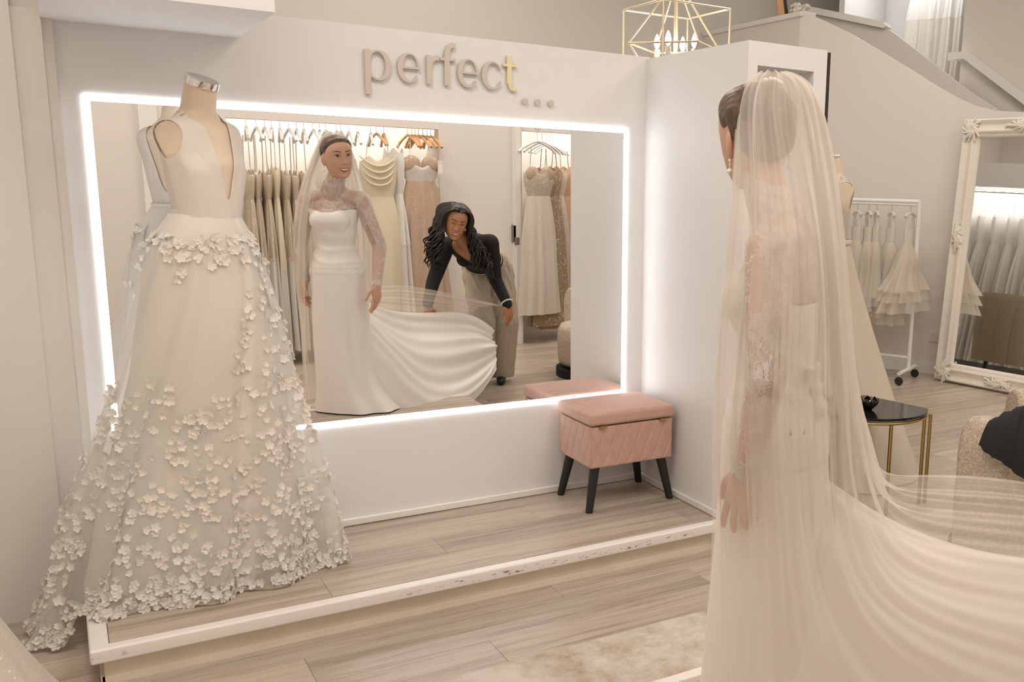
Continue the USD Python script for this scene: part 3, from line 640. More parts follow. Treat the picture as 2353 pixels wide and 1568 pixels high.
_k = (_H.vertices[:, 1] > .0) & (_H.vertex_normals[:, 1] > .05)
_F = LinearNDInterpolator(_H.vertices[_k][:, [0, 2]], _H.vertices[_k][:, 1])
def F(x, z): return np.nan_to_num(_F(np.stack([np.broadcast_to(x, np.shape(z)), z], -1)), nan=.06)
def patch(xs, zt, zb, off, nz=8, bulge=0.0):
    """A skin-hugging strip between curves zt(x) and zb(x), off proud of the face."""
    xs = A(xs); k = np.linspace(0, 1, nz)[:, None]; Z = zt(xs) * (1 - k) + zb(xs) * k; X = np.broadcast_to(xs, Z.shape)
    Y = F(X, Z) + off + bulge * 4 * k * (1 - k)
    return grid(np.stack([X, Y, Z], -1), flip=False)
def face_parts(person, T, iris, lip, closed=False, smile=1.0, tooth=True, brow=M_brow):
    put = lambda m: xf(m, T)
    for s in (-1, 1):
        ex, ez, w = .0305 * s, .0155, .0145; h = .0062 if not closed else .0038
        xs = ex + np.linspace(-w, w, 15); q = lambda x: 1 - ((x - ex) / w) ** 2
        up = lambda x: ez + h * np.maximum(q(x), 0) ** .8 + .10 * (x - ex) * s; lo = lambda x: ez - h * .75 * np.maximum(q(x), 0) + .10 * (x - ex) * s
        eye = part(person, 'eye', put(patch(xs, up, lo, .0004, bulge=.0035)), M_eyew if not closed else M_skin2, smooth=True)
        if not closed:
            xi = ex + np.linspace(-.0062, .0062, 9); r = lambda x: np.sqrt(np.maximum(.0062 ** 2 - (x - ex) ** 2, 0))
            part(eye, 'iris', put(patch(xi, lambda x: np.minimum(ez + r(x), up(x)), lambda x: np.maximum(ez - r(x), lo(x)), .0043)), iris, 'brown iris', smooth=True)
        ln = (lambda x: up(x)) if not closed else (lambda x: lo(x))
        xl = ex + np.linspace(-w, w * 1.1, 12); part(person, 'lashes', put(tube(np.stack([xl, F(xl, ln(xl)) + .0028, ln(xl)], -1), [.0006, .0015, .0017, .0008], 5, 12)), M_brow, smooth=True)
        xb = s * np.linspace(.0125, .050, 10); zb = .0355 + .006 * np.sin(np.linspace(0, 1, 10) * PI * .75)
        part(person, 'eyebrow', put(tube(np.stack([xb, F(xb, zb) + .0005, zb], -1), [.0022, .0027, .0020, .0008], 6, 10)), brow, smooth=True)
    W = .0285; xs = np.linspace(-W, W, 21); q = lambda x: np.maximum(1 - (x / W) ** 2, 0)
    lift = lambda x: -.057 + smile * .0085 * (x / W) ** 2
    ut = lambda x: lift(x) + .0085 * q(x) ** .8 - .0018 * np.exp(-(x / .004) ** 2); ub = lambda x: lift(x) + .0035 * q(x)
    lt = lambda x: lift(x) - .0065 * q(x); lb = lambda x: lift(x) - .0155 * q(x) ** .8
    part(person, 'lip', put(patch(xs, ut, ub, .0008, bulge=.0026)), lip, smooth=True)
    part(person, 'lip', put(patch(xs, lt, lb, .0008, bulge=.0036)), lip, smooth=True)
    part(person, 'teeth', put(patch(xs * .86, lambda x: ub(x) + .0006, lambda x: lt(x) + .001, .0006)), M_teeth, smooth=True)
def ears(T):
    return [Manifold.sphere(1.0, 20).scale((.008, .019, .031)).rotate((12, 0, 0)).rotate((0, 0, 22 * s)).translate((.0735 * s, -.012, -.010)).transform(T[:3]) for s in (-1, 1)]
def hairline(v, drop=0.0):
    return np.interp(v[:, 1], [-.1, -.065, -.035, -.012, .012, .035, .055, .072], [-.085, -.07, -.025, .03, .026, .052, .075, .091]) - drop
def man_of(t):
    t = trimesh.Trimesh(np.array(t.vertices), np.array(t.faces), process=True)
    return Manifold(MMesh(np.asarray(t.vertices, np.float32), np.asarray(t.faces, np.uint32)))
def hand(w, d, pn, side, curl=.35, spread=.10, sc=1.0, thumb_in=.4):
    """w wrist, d along the fingers, pn the way the palm faces, side towards the thumb."""
    w, d = A(w, float), A(d, float); d /= np.linalg.norm(d); pn = A(pn, float); pn -= d * (pn @ d); pn /= np.linalg.norm(pn)
    sd = np.cross(d, pn); sd = sd if sd @ A(side, float) > 0 else -sd
    S = lambda p, r: Manifold.sphere(r * sc, 14).translate(p)
    kn = [w + sc * (d * a + sd * b) for a, b in ((.086, .029), (.091, .010), (.087, -.010), (.078, -.028))]
    parts = [Manifold.batch_hull([S(w + sd * .016 * sc, .014), S(w - sd * .016 * sc, .014)] + [S(k, .0105) for k in kn] + [S(w + sc * (d * .03 + sd * .026), .013)])]
    for i, (k, ln) in enumerate(zip(kn, ((.040, .025, .019), (.044, .028, .020), (.040, .026, .020), (.031, .020, .018)))):
        a, p, dd = curl * (.6 + .2 * i), k, d + sd * spread * (1.2 - .8 * i); r = .0090 if i < 3 else .0080
        pts, ang = [p], 0
        for l_ in ln:
            ang += a; v = dd * math.cos(ang) + pn * math.sin(ang); v /= np.linalg.norm(v); p = p + v * l_ * sc; pts.append(p)
        parts += limb(pts, [r * sc, r * .94 * sc, r * .86 * sc, r * .76 * sc], 12)
    b = w + sc * (d * .022 + sd * .024); v1 = d * .72 + sd * .62 + pn * thumb_in; v1 /= np.linalg.norm(v1); v2 = d * .95 + sd * .18 + pn * thumb_in; v2 /= np.linalg.norm(v2)
    parts += limb([b, b + v1 * .042 * sc, b + v1 * .042 * sc + v2 * .032 * sc, b + v1 * .042 * sc + v2 * .056 * sc], [.0125 * sc, .0105 * sc, .0098 * sc, .0075 * sc], 12)
    return man_of(soften(join(parts), .0045, 5))
def body_mesh(limbs, head_T, extra):
    core = man_of(soften(join(limbs), .013, 10))
    hd = man_of(xf(_H, head_T))
    return mesh_of(join([core, hd] + ears(head_T) + extra))
def seg_dist(p, a, b):
    a, b = A(a, float), A(b, float); t = np.clip(((p - a) @ (b - a)) / ((b - a) @ (b - a)), 0, 1); return np.linalg.norm(p - (a + t[:, None] * (b - a)), axis=1)

# ------------------------------------------------------------------ the bride
bc = A([-.915, -2.205, 0]); br, bf, bu = basis((-.63, .777, 0)); BR = np.stack([br, bf, bu], 1)
BP = lambda x, y, z: bc + br * x + bf * y + A([0, 0, z])
BE = lambda x, y, z, a, b, d: rot_ellip(BP(x, y, z), (a, b, d), BR)
bride = thing('bride', 'person in a white lace-sleeved bridal gown and long veil, standing on the step and facing the mirror', 'person', (bc[0], bc[1], PT))
tag(bride, 'person in white gown with lace sleeves and long veil, standing before the mirror')
hr, hf, hu = basis((.13, .985, -.08), (-.10, -.02, 1)); HT = frame(A([-.912, -2.083, 1.690]), hr * 1.09, hf * 1.09, hu * 1.09)
hc = A([-.912, -2.083, 1.690])
hull = Manifold.batch_hull
torso_b = [hull([BE(0, 0, 1.40, .150, .078, .05), BE(0, .012, 1.30, .128, .092, .05)]), hull([BE(0, .012, 1.30, .128, .092, .05), BE(0, .0, 1.16, .108, .082, .04)]),
           hull([BE(0, .0, 1.16, .108, .082, .04), BE(0, -.005, 1.00, .162, .118, .06)]), hull([BE(0, -.005, 1.00, .162, .118, .06), BE(0, -.01, .90, .155, .115, .05)]),
           hull([BE(s * .055, .066, 1.315, .060, .046, .058) for s in (-1, 1)] + [BE(0, .02, 1.385, .09, .05, .05), BE(0, .03, 1.22, .08, .05, .03)]),
           hull([BE(0, -.01, 1.470, .125, .05, .025), BE(0, -.01, 1.40, .155, .07, .04)]), hull([BE(0, -.01, 1.480, .095, .052, .03), BE(0, .01, 1.545, .052, .052, .02)])]
neck_b = limb([BP(0, .012, 1.48), hc + hu * -.075 + hf * -.012], [.056, .049])
armL = [BP(-.168, -.01, 1.438), A([-1.085, -2.385, 1.165]), A([-1.085, -2.325, .945])]
armR = [BP(.168, -.01, 1.438), A([-.690, -2.06, 1.165]), A([-.735, -1.985, .935])]
arms_b = limb(armL, [.050, .040, .027]) + limb(armR, [.050, .040, .027]) + [hull([BE(s * .168, -.01, 1.438, .05, .05, .05), BE(s * .08, -.01, 1.46, .05, .055, .04)]) for s in (-1, 1)]
legs_b = [m for s in (-1, 1) for m in limb([BP(s * .085, 0, .92), BP(s * .08, .02, .56), BP(s * .075, -.02, .22), BP(s * .075, .05, PT + .03)], [.085, .058, .04, .03])]
hands_b = [hand(armL[2], (-.08, .14, -1), (.75, .45, .0), (.3, 1, 0), .30), hand(armR[2], (-.05, .10, -1), (-.5, -.65, 0), (-.5, 1, 0), .28)]
part(bride, 'body', body_mesh(torso_b + neck_b + arms_b + legs_b, HT, hands_b), M_skin, smooth=50)
face_parts(bride, HT, M_iris, M_lip, smile=1.0)
# hair: sleek cap and bun
def hair_cap(parent, T, matl, off, drop=0.0, label=None, extra=()):
    v = np.array(_H.vertices); d = v[:, 2] - hairline(v, drop); o = v + _H.vertex_normals * (off * np.clip(d / .03, .05, 1))[:, None]
    o += _H.vertex_normals * (.0005 * np.sin(v[:, 0] * 900 + 4 * v[:, 1] / .02) * np.clip(d / .02, 0, 1))[:, None]
    k = (d[_H.faces] > 0).all(1); s = trimesh.Trimesh(o, _H.faces[k], process=False); s.remove_unreferenced_vertices()
    return part(parent, 'hair', [xf(s, T)] + [xf(e, T) for e in extra], matl, label, smooth=60)
hair_cap(bride, HT, M_hair, .009, label='sleek brown hair pulled into a bun', extra=[ball((0, -.092, .03), .036, (1.1, .8, 1), 3)])
for s in (-1, 1):
    e = hc + hr * (.083 * s) + hf * -.012 + hu * -.048
    part(bride, 'earring', [ball(e, .004), tube([e, e + A([0, 0, -.020])], .0014, 6), ball(e + A([0, 0, -.025]), .0065)], M_pearl, 'pearl drop earring')
# gown
t_only = soften(join(torso_b), .010, 8)
bl = lambda p: ((p - bc) @ br, (p - bc) @ bf, p[..., 2])
def keep_bod(p):
    x, y, z = bl(p); fz = 1.385 - .03 * np.cos(np.clip(x / .12, -1, 1) * PI * .5); kf = np.clip((y + .05) / .06, 0, 1); topz = fz * kf + 1.31 * (1 - kf)
    return (z < topz) & (z > .93)
bod = shell(t_only, keep_bod, .013)
x, y, z = bl(np.array(bod.vertices)); nrm = bod.vertex_normals
ruche = .0075 * (.6 - np.abs(np.sin(z * 38 + 9 * x + .9 * np.sin(x * 17 + 2))) ** .7) * np.clip((1.24 - z) / .05, .25, 1) * np.clip((z - 1.02) / .06, 0, 1)
bod.vertices = np.array(bod.vertices) + nrm * ruche[:, None]
part(bride, 'bodice', bod, M_bsatin, 'draped white satin bodice', smooth=60)
ups = soften(join(torso_b[:1] + torso_b[4:] + neck_b + arms_b), .009, 8)
def keep_lace(p):
    x, y, z = bl(p); ok = (z > 1.30) & (seg_dist(p, bc + A([0, 0, 1.48]), hc) > -1) & (z < 1.575)
    on_arm = np.minimum(np.minimum(seg_dist(p, armL[0], armL[1]), seg_dist(p, armL[1], armL[2])), np.minimum(seg_dist(p, armR[0], armR[1]), seg_dist(p, armR[1], armR[2]))) < .058
    return ok | on_arm
part(bride, 'lace_top', shell(ups, keep_lace, .0055), M_lace, 'sheer white lace sleeves and high-necked yoke', smooth=60)
for w_, e_ in ((armL[2], armL[1]), (armR[2], armR[1])):
    d = (w_ - e_) / np.linalg.norm(w_ - e_); u1 = np.cross(d, [0, 1, 0]); u1 /= np.linalg.norm(u1); u2 = np.cross(d, u1)
    a = np.linspace(0, 2 * PI, 24, endpoint=False); k = .007 * np.abs(np.sin(4 * a))
    P = A([[w_ + d * (s_ * (.022 + kk) - .012) + (u1 * math.cos(q) + u2 * math.sin(q)) * (.030 + .003 * s_) for q, kk in zip(a, k)] for s_ in (0, .5, 1)])
    part(bride, 'cuff', grid(P, True), M_lace, smooth=True)
nb = hc + hu * -.075 + hf * -.012
a = np.linspace(0, 2 * PI, 40, endpoint=False)
P = A([[BP(0, .012, 1.515) * (1 - s_) + (nb + A([0, 0, -.006])) * s_ + (br * math.cos(q) + bf * math.sin(q)) * (.058 - .004 * s_ + .002 * math.sin(q * 8)) for q in a] for s_ in np.linspace(0, 1, 6)])
part(bride, 'collar', grid(P, True), M_lace, 'high lace collar', smooth=True)
tb = math.atan2(br[1], br[0])
def hem_b(P, t, th):
    P[..., 2] = np.maximum(P[..., 2], .012); return P
sk = [(bc[0], bc[1], 1.03, .165, .122, tb), (bc[0] + .004, bc[1], .92, .172, .130, tb), (bc[0] + .01, bc[1] + .0, .70, .178, .145, tb), (bc[0] + .02, bc[1] + .01, .45, .185, .165, tb), (bc[0] + .05, bc[1] + .02, .27, .215, .195, tb), (bc[0] + .09, bc[1] + .03, PT + .008, .275, .23, tb)]
part(bride, 'skirt', grid(gown_skirt(sk, 7, lambda t: .006 + .035 * t ** 1.5, 5, 200, 90), True), M_bsatin, 'white satin skirt', smooth=True)
def sheet(curves, ns, nt, amp=None, nf=6, seed=0):
    """A cloth through several edge-to-edge curves of control points; amp(s, t) is the depth of its folds."""
    C = A([spline(c, ns) for c in curves]); t = np.linspace(0, 1, len(curves))
    P = CubicSpline(t, C, axis=0, bc_type='natural')(np.linspace(0, 1, nt))       # (nt, ns, 3)
    if amp is not None:
        du, dv = np.gradient(P, axis=1), np.gradient(P, axis=0); N = np.cross(du, dv); N /= np.linalg.norm(N, axis=-1, keepdims=True) + 1e-9
        S, T_ = np.meshgrid(np.linspace(0, 1, ns), np.linspace(0, 1, nt)); g = np.random.default_rng(seed); ph = g.uniform(0, 6, 4)
        w = np.sin(nf * 2 * PI * (T_ + .03 * np.sin(5 * S + ph[0])) + ph[1]) + .5 * np.sin(nf * 3.3 * 2 * PI * T_ + 2 * S + ph[2])
        P = P + N * (amp(S, T_) * w)[..., None]
    return P
tr = [[(-.80, -2.10, .35), (-.68, -2.01, .09), (-.48, -2.00, .02), (-.18, -2.18, .02), (.08, -2.38, .10), (.22, -2.46, .24)],
      [(-.84, -2.16, .72), (-.60, -2.10, .42), (-.38, -2.16, .20), (-.12, -2.28, .15), (.12, -2.44, .22), (.25, -2.52, .31)],
      [(-.86, -2.20, .84), (-.64, -2.24, .62), (-.38, -2.36, .45), (-.10, -2.46, .42), (.14, -2.56, .42), (.27, -2.60, .40)],
      [(-.88, -2.23, .92), (-.68, -2.38, .76), (-.42, -2.52, .66), (-.12, -2.62, .62), (.12, -2.68, .58), (.28, -2.68, .48)],
      [(-.90, -2.24, .90), (-.77, -2.46, .68), (-.48, -2.62, .54), (-.16, -2.74, .52), (.10, -2.78, .54), (.27, -2.74, .50)],
      [(-.96, -2.24, .62), (-1.0, -2.40, .14), (-.72, -2.64, .03), (-.32, -2.82, .04), (.06, -2.90, .27), (.24, -2.82, .46)]]
part(bride, 'train', grid(sheet(tr, 90, 90, lambda S, T: .004 + .016 * S * np.sin(PI * np.clip(T, 0, 1)), 4, 2)), M_bsatin, 'long satin train lifted in the air', smooth=True)
for k, (zz, wd) in enumerate(((1.150, .10), (1.105, .06), (1.06, .06))):
    p = BP(-.035, -.098 - .012 * k, zz)
    part(bride, 'dress_clip', [xf(rbox(-wd / 2, wd / 2, -.010, .010, -.013, .013, .004), frame(p, br, bf, A([0, 0, 1.])))], M_frame, 'cream clip gathering the gown at the back')
# veil
VL = [(-.938, -2.11, 1.838), (-.972, -2.10, 1.80), (-1.008, -2.12, 1.70), (-1.055, -2.17, 1.50), (-1.10, -2.20, 1.18), (-1.115, -2.23, .85), (-1.12, -2.25, .64), (-1.115, -2.27, .42), (-1.09, -2.30, .18)]
VLB = [(-.925, -2.15, 1.842), (-.965, -2.20, 1.81), (-1.005, -2.26, 1.70), (-1.07, -2.40, 1.45), (-1.10, -2.44, 1.15), (-1.08, -2.46, .82), (-1.05, -2.47, .6), (-1.01, -2.48, .4), (-.95, -2.5, .18)]
VB = [(-.905, -2.17, 1.838), (-.912, -2.255, 1.80), (-.92, -2.315, 1.69), (-.93, -2.41, 1.43), (-.92, -2.45, 1.12), (-.90, -2.48, .85), (-.82, -2.55, .66), (-.60, -2.66, .54), (-.25, -2.78, .42)]
VRB = [(-.89, -2.15, 1.842), (-.86, -2.195, 1.81), (-.828, -2.235, 1.70), (-.805, -2.27, 1.47), (-.78, -2.31, 1.18), (-.75, -2.38, .94), (-.69, -2.44, .80), (-.40, -2.58, .74), (.20, -2.77, .64)]
VR = [(-.878, -2.11, 1.838), (-.85, -2.10, 1.80), (-.818, -2.10, 1.70), (-.745, -2.11, 1.49), (-.70, -2.15, 1.2), (-.685, -2.24, .98), (-.66, -2.34, .875), (-.40, -2.49, .86), (.38, -2.74, .66)]
part(bride, 'veil', grid(sheet([VL, VLB, VB, VRB, VR], 110, 170, lambda S, T: .003 + .016 * S ** .7 * (1 - .75 * S), 9, 4)), M_veil, 'long sheer tulle veil', smooth=True)
inner = [[(x_ * .93 + -.905 * .07, y_ * .93 - 2.17 * .07, z_ - .004) for x_, y_, z_ in c[:6]] for c in (VL, VLB, VB, VRB, VR)]
part(bride, 'veil_layer', grid(sheet(inner, 80, 150, lambda S, T: .003 + .012 * S ** .7, 12, 8)), M_veil2, 'second shorter veil layer', smooth=True)
part(bride, 'veil_comb', [ball((-.905 + .012 * k - .03, -2.135 + .004 * abs(k - 2.5), 1.828 - .003 * abs(k - 2.5)), .006) for k in range(6)], M_pearl, 'pearl comb holding the veil')

# ------------------------------------------------------------------ the assistant (seen in the mirror)
ar, af, au = basis((-.45, .90, 0))
hipc, shc = A([.455, -3.20, .92]), A([.18, -2.87, 1.115])
asst = thing('assistant', 'person in black top and pinstripe trousers bending to lift the train', 'person', (.44, -3.12, 0))
tax = (shc - hipc) / np.linalg.norm(shc - hipc); tr_ = ar - tax * (ar @ tax); tr_ /= np.linalg.norm(tr_); tf = np.cross(tax, tr_); TR = np.stack([tr_, tf, tax], 1)
if tf @ af < 0 and tf[2] > 0: pass
TE = lambda k, x, y, a, b, d: rot_ellip(hipc + (shc - hipc) * k + tr_ * x + tf * y, (a, b, d), TR)
ah = A([.03, -2.715, 1.285]); ahr, ahf, ahu = basis((-.16, .93, -.34), (.12, .34, .93)); AT = frame(ah, ahr * 1.06, ahf * 1.06, ahu * 1.06)
fs = 1.0 if (tf @ A([0, 0.3, -1.0])) > 0 else -1.0               # the chest side
torso_a = [hull([TE(.98, 0, 0, .155, .085, .06), TE(.70, 0, .01 * fs, .135, .10, .06)]), hull([TE(.70, 0, .01 * fs, .135, .10, .06), TE(.36, 0, 0, .125, .095, .05)]),
           hull([TE(.36, 0, 0, .125, .095, .05), TE(.05, 0, -.01, .165, .125, .07)]), hull([TE(.74, -.065, .07 * fs, .055, .05, .055), TE(.8, -.04, .01, .05, .05, .06)]), hull([TE(.74, .065, .07 * fs, .055, .05, .055), TE(.8, .04, .01, .05, .05, .06)])]
nk = shc + tax * .03
neck_a = limb([nk - tax * .05, ah + ahu * -.07 - ahf * .015], [.062, .05])
aL = [shc - tr_ * .165, A([-.095, -2.86, .845]), A([-.185, -2.715, .705])]
aR = [shc + tr_ * .165, A([.385, -2.87, .85]), A([.420, -2.725, .675])]
arms_a = limb(aL, [.057, .043, .030]) + limb(aR, [.057, .043, .030]) + [hull([Manifold.sphere(.057, 16).translate(q), TE(1.0, s * .07, 0, .06, .06, .05)]) for q, s in ((aL[0], -1), (aR[0], 1))]
hp = [hipc - ar * .085 + A([0, 0, -.03]), hipc + ar * .085 + A([0, 0, -.03])]
kn = [A([.36, -3.06, .49]), A([.545, -3.05, .49])]; an = [A([.345, -3.10, .10]), A([.53, -3.12, .10])]
legs_a = [m for h_, k_, a_ in zip(hp, kn, an) for m in limb([h_, k_, a_, a_ + A([-.02, .06, -.065])], [.095, .058, .040, .03])]
hands_a = [hand(aL[2], (-.12, .12, -1), (.2, -1, -.2), (1, .2, 0), .38), hand(aR[2], (.22, .06, -1), (-.3, -1, -.2), (-1, .3, 0), .45)]
part(asst, 'body', body_mesh(torso_a + neck_a + arms_a + legs_a, AT, hands_a), M_skin2, smooth=50)
face_parts(asst, AT, M_iris, M_lip, closed=True, smile=.9)
tops = soften(join(torso_a[:2] + torso_a[3:] + arms_a + [hull([TE(.36, 0, 0, .13, .10, .05), TE(.22, 0, 0, .15, .112, .04)])]), .011, 6)
def keep_top(p):
    q = p - hipc; k = (q @ tax) / np.linalg.norm(shc - hipc); xx = q @ tr_; yy = (q @ tf) * fs
    vneck = (yy > -.02) & (k > .76) & (np.abs(xx) < .012 + .28 * (k - .76)) & (np.abs(xx) < .115)
    neckh = (k > 1.06) & (np.abs(xx) < .085)
    return ~vneck & ~neckh
part(asst, 'black_top', shell(tops, keep_top, .007), M_black, 'black long-sleeved V-neck top', smooth=60)
leg_t = []
for h_, k_, a_ in zip(hp, kn, an): leg_t += limb([h_, k_, a_ + A([0, -.01, -.06])], [.115, .098, .100])
tro = soften(join(leg_t + [hull([TE(.05, 0, -.01, .178, .138, .08), TE(.25, 0, 0, .150, .115, .03)]), hull([Manifold.sphere(.115, 16).translate(hp[0]), Manifold.sphere(.115, 16).translate(hp[1])])]), .016, 6)
v = np.array(tro.vertices); v += tro.vertex_normals * (.006 * np.sin(v[:, 2] * 46 + 9 * np.sin(v[:, 0] * 21)) * np.clip((v[:, 2] - .3) / .5, .2, 1))[:, None]
v[:, 2] = np.maximum(v[:, 2], .045); tro.vertices = v
part(asst, 'trousers', tro, M_trous, 'wide grey pinstripe trousers', smooth=60)
part(asst, 'waistband', xf(lathe([(.150, -.018), (.153, -.016), (.153, .016), (.150, .018)], 40), frame(hipc + (shc - hipc) * .25, tr_, tf * .77, tax)), M_trous, smooth=40)
for a_ in an:
    part(asst, 'boot', soften(join(limb([a_ + A([0, -.0, .06]), a_ + A([0, -.01, -.05])], [.045, .042]) + [hull([Manifold.sphere(.042, 14).scale((1, 1, .9)).translate(a_ + A([0, -.015, -.062])), Manifold.sphere(.034, 14).scale((1, 1, .75)).translate(a_ + A([-.06, .13, -.072]))])]), .012, 4), M_boot, smooth=60)
for s in (-1, 1):
    e = ah + ahr * (.080 * s) + ahf * .0 + ahu * -.045
    part(asst, 'earring', ball(e, .011), M_pearl, 'pearl earring')
w_, e_ = aR[2], aR[1]; d = (w_ - e_) / np.linalg.norm(w_ - e_); u1 = np.cross(d, [0, 1, 0]); u1 /= np.linalg.norm(u1); u2 = np.cross(d, u1)
part(asst, 'bracelet', [ball(w_ - d * .012 + (u1 * math.cos(q) + u2 * math.sin(q)) * .041, .0075, sub=1) for q in np.linspace(0, 2 * PI, 18, endpoint=False)], M_pearl, 'white bead bracelet')
g = np.random.default_rng(5); locks = []
for k in range(420):
    side = 1 if k % 2 else -1; y0 = g.uniform(-.105, .068); ln = g.uniform(.20, .36); n = 34; s_ = np.linspace(0, 1, n)
    wd = g.uniform(.090, .118) * (1 if y0 < .04 else .93); back = max(0, -y0 - .03)
    head = A([[side * .003, y0, .121 - .9 * max(0, abs(y0 + .01) - .05)], [side * .055, y0 * 1.03, .112 - .5 * max(0, abs(y0) - .06)], [side * wd * .97, y0 * 1.0 - .01, .055], [side * wd, y0 * .95 - .012, -.015]])
    hp_ = spline(head, 14); w0 = ah + hp_[:, :1] * ahr + hp_[:, 1:2] * ahf + hp_[:, 2:] * ahu
    out = ahr * side * (.06 if side < 0 else .12) * g.uniform(.3, 1.3) + A([.03 if side > 0 else 0, -.05 * g.uniform(0, 1.5), 0])
    fall = w0[-1] + s_[:, None] * out + A([0, 0, -1.0]) * (ln * s_)[:, None]
    fr_ = g.uniform(1.8, 3.0); ph = g.uniform(0, 6); am = .003 + .020 * s_ ** .8
    fall = fall + (np.cos(2 * PI * fr_ * s_ + ph) * am - math.cos(ph) * .003)[:, None] * A([1, .2, 0]) + (np.sin(2 * PI * fr_ * s_ + ph) * am)[:, None] * A([-.2, 1, .2])
    path = np.concatenate([w0[:-1], fall]); path = path[::2] if False else path
    locks.append(tube(path, np.interp(np.linspace(0, 1, len(path)), [0, .15, .5, .85, 1], [.004, .008, .0085, .007, .0015]), 5))
hair_cap(asst, AT, M_hair2, .014, -.013, 'long dark wavy hair')
part(asst, 'hair_lock', locks, M_hair2, smooth=True, kind='stuff')

# ------------------------------------------------------------------ dress rails in the alcoves behind the camera (seen in the mirror)
RY = -4.92
top('clothes_rail', tube([(-1.12, RY, 2.085), (.62, RY, 2.085)], .012, 10), M_steel, 'steel hanging rail across the wide lit alcove', 'rail')
top('clothes_rail', tube([(1.42, -4.80, 2.11), (2.0, -5.45, 2.11)], .012, 10), M_steel, 'steel hanging rail in the narrow alcove at the right', 'rail')
def make_hanger(name, label, m, group, loc, rz):
    t = thing(name, label, 'hanger', loc, rz, group)
    w = spline([(-.215, 0, -.165), (-.15, 0, -.118), (-.05, 0, -.075), (0, 0, -.062), (.05, 0, -.075), (.15, 0, -.118), (.215, 0, -.165)], 23)
    part(t, 'arms', xf(tube(w, .0125, 8), np.diag([1, 1.0, 1.0, 1])), m, local=True)
    part(t, 'hook', tube([(0, 0, -.062), (0, 0, .03), (.012, 0, .038)] + [(.020 * math.cos(q), 0, .056 + .020 * math.sin(q)) for q in np.linspace(-.7, 1.15 * PI, 12)], .0022, 6), M_steel, local=True)
    return t
ORD = ['first', 'second', 'third', 'fourth', 'fifth', 'sixth', 'seventh', 'eighth', 'ninth', 'tenth', 'eleventh', 'twelfth', 'thirteenth', 'fourteenth', 'fifteenth', 'sixteenth']
WL, GW = '%s white hanger from the left on the rail of the wide lit alcove', 'white hangers on the alcove rail'
hx = [-.964, -.887, -.822, -.768, -.702, -.633, -.570, -.510, -.435, -.382, -.331, -.240, -.203, -.136, -.062, .052]
g = np.random.default_rng(3)
h0 = make_hanger('white_hanger', WL % ORD[0], M_hangw, GW, (hx[0], RY, 2.03), 96)
for i, x in enumerate(hx[1:]): dup(h0, (x, RY, 2.03), 99 + g.uniform(-15, 8), WL % ORD[i + 1])
OL, GO = '%s orange wooden hanger from the left on the wide alcove rail', 'wooden hangers on the alcove rail'
k0 = make_hanger('wooden_hanger', OL % ORD[0], M_hango, GO, (.101, RY, 2.03), 84)
for i, x in enumerate((.167, .382, .422, .449, .482, .522, .562, .595)): dup(k0, (x, RY, 2.03), 88 + g.uniform(-14, 12), OL % ORD[i + 1])

def hung_gown(name, label, loc, rz, mats, zt=1.72, zw=1.45, zs=1.0, wid=.17, flare=.30, thick=.055, zb=.12, seed=0, straps=True, nf=9, cups=False, hip=None, group=None, hk=1.7):
    """A gown hanging flat: bodice, skirt (upper and lower cloth), straps; loc on the floor under the hanger."""
    t = thing(name, label, 'wedding dress', (loc[0], loc[1], 0), rz, group)
    mb, ms, ml = mats
    def hem(P, tt, th):
        k = np.clip((P[..., 2] - (zt - .05)) / .05, 0, 1); P[..., 2] += k * (.035 * np.abs(np.sin(th)) * 0 + .045 * np.exp(-((np.abs(np.cos(th)) - .5) / .25) ** 2) - .02); return P
    hip = hip or wid * 1.05
    part(t, 'bodice', grid(gown_skirt([(0, 0, zt, wid * .98, thick, 0), (0, 0, (zt + zw) / 2 + .03, wid, thick * 1.2, 0), (0, 0, zw, wid * .78, thick * .8, 0)], 7, lambda q: .02, seed, 96, 24, hem), True), mb, local=True, smooth=True)
    part(t, 'skirt', grid(gown_skirt([(0, 0, zw, wid * .78, thick * .8, 0), (0, 0, (zw + zs) / 2, hip, thick * 1.3, 0), (0, 0, zs, hip * 1.08 + .12 * (flare - hip), thick * 1.6, 0)], nf, lambda q: .02 + .07 * q, seed, 140, 30), True), ms, local=True, smooth=True)
    part(t, 'skirt_flounce', grid(gown_skirt([(0, 0, zs + .02, hip * 1.07 + .12 * (flare - hip), thick * 1.6, 0), (0, 0, (zs + zb) / 2, (hip + flare) / 2 * 1.02, thick * (1.3 + hk * .35), 0), (0, 0, zb, flare, thick * hk, 0)], nf, lambda q: .07 + .04 * q, seed, 160, 30), True), ml, local=True, smooth=True)
    if straps:
        for s in (-1, 1): part(t, 'strap', tube([(s * wid * .62, 0, zt), (s * wid * .58, 0, zt + .06), (s * wid * .5, 0, 1.90)], .004, 6), mb, local=True)
    if cups:
        for s in (-1, 1): part(t, 'cup', xf(ball((0, 0, 0), .080, (1.0, .45, .95), 3), frame(A([s * .084, thick * .35, zt - .03]), A([1., 0, 0]), A([0, 1., 0]), A([0, 0, 1.]))), cups, 'dark beaded bust cup', local=True, smooth=True)
    return t
LG = 'beaded lace gowns hanging edge-on'
gl = [('beaded gold lace gown hanging edge-on, leftmost of the row behind the bride', -.994), ('beaded lace gown hanging edge-on, second from the left', -.927), ('beaded lace gown with a feathered skirt, third from the left on the rail', -.856),
      ('beaded lace gown hanging edge-on, fifth from the left in the row', -.716), ('beaded lace gown hanging edge-on, sixth from the left in the row', -.640), ('beaded lace gown just left of the mirrored bride\'s shoulder', -.572)]
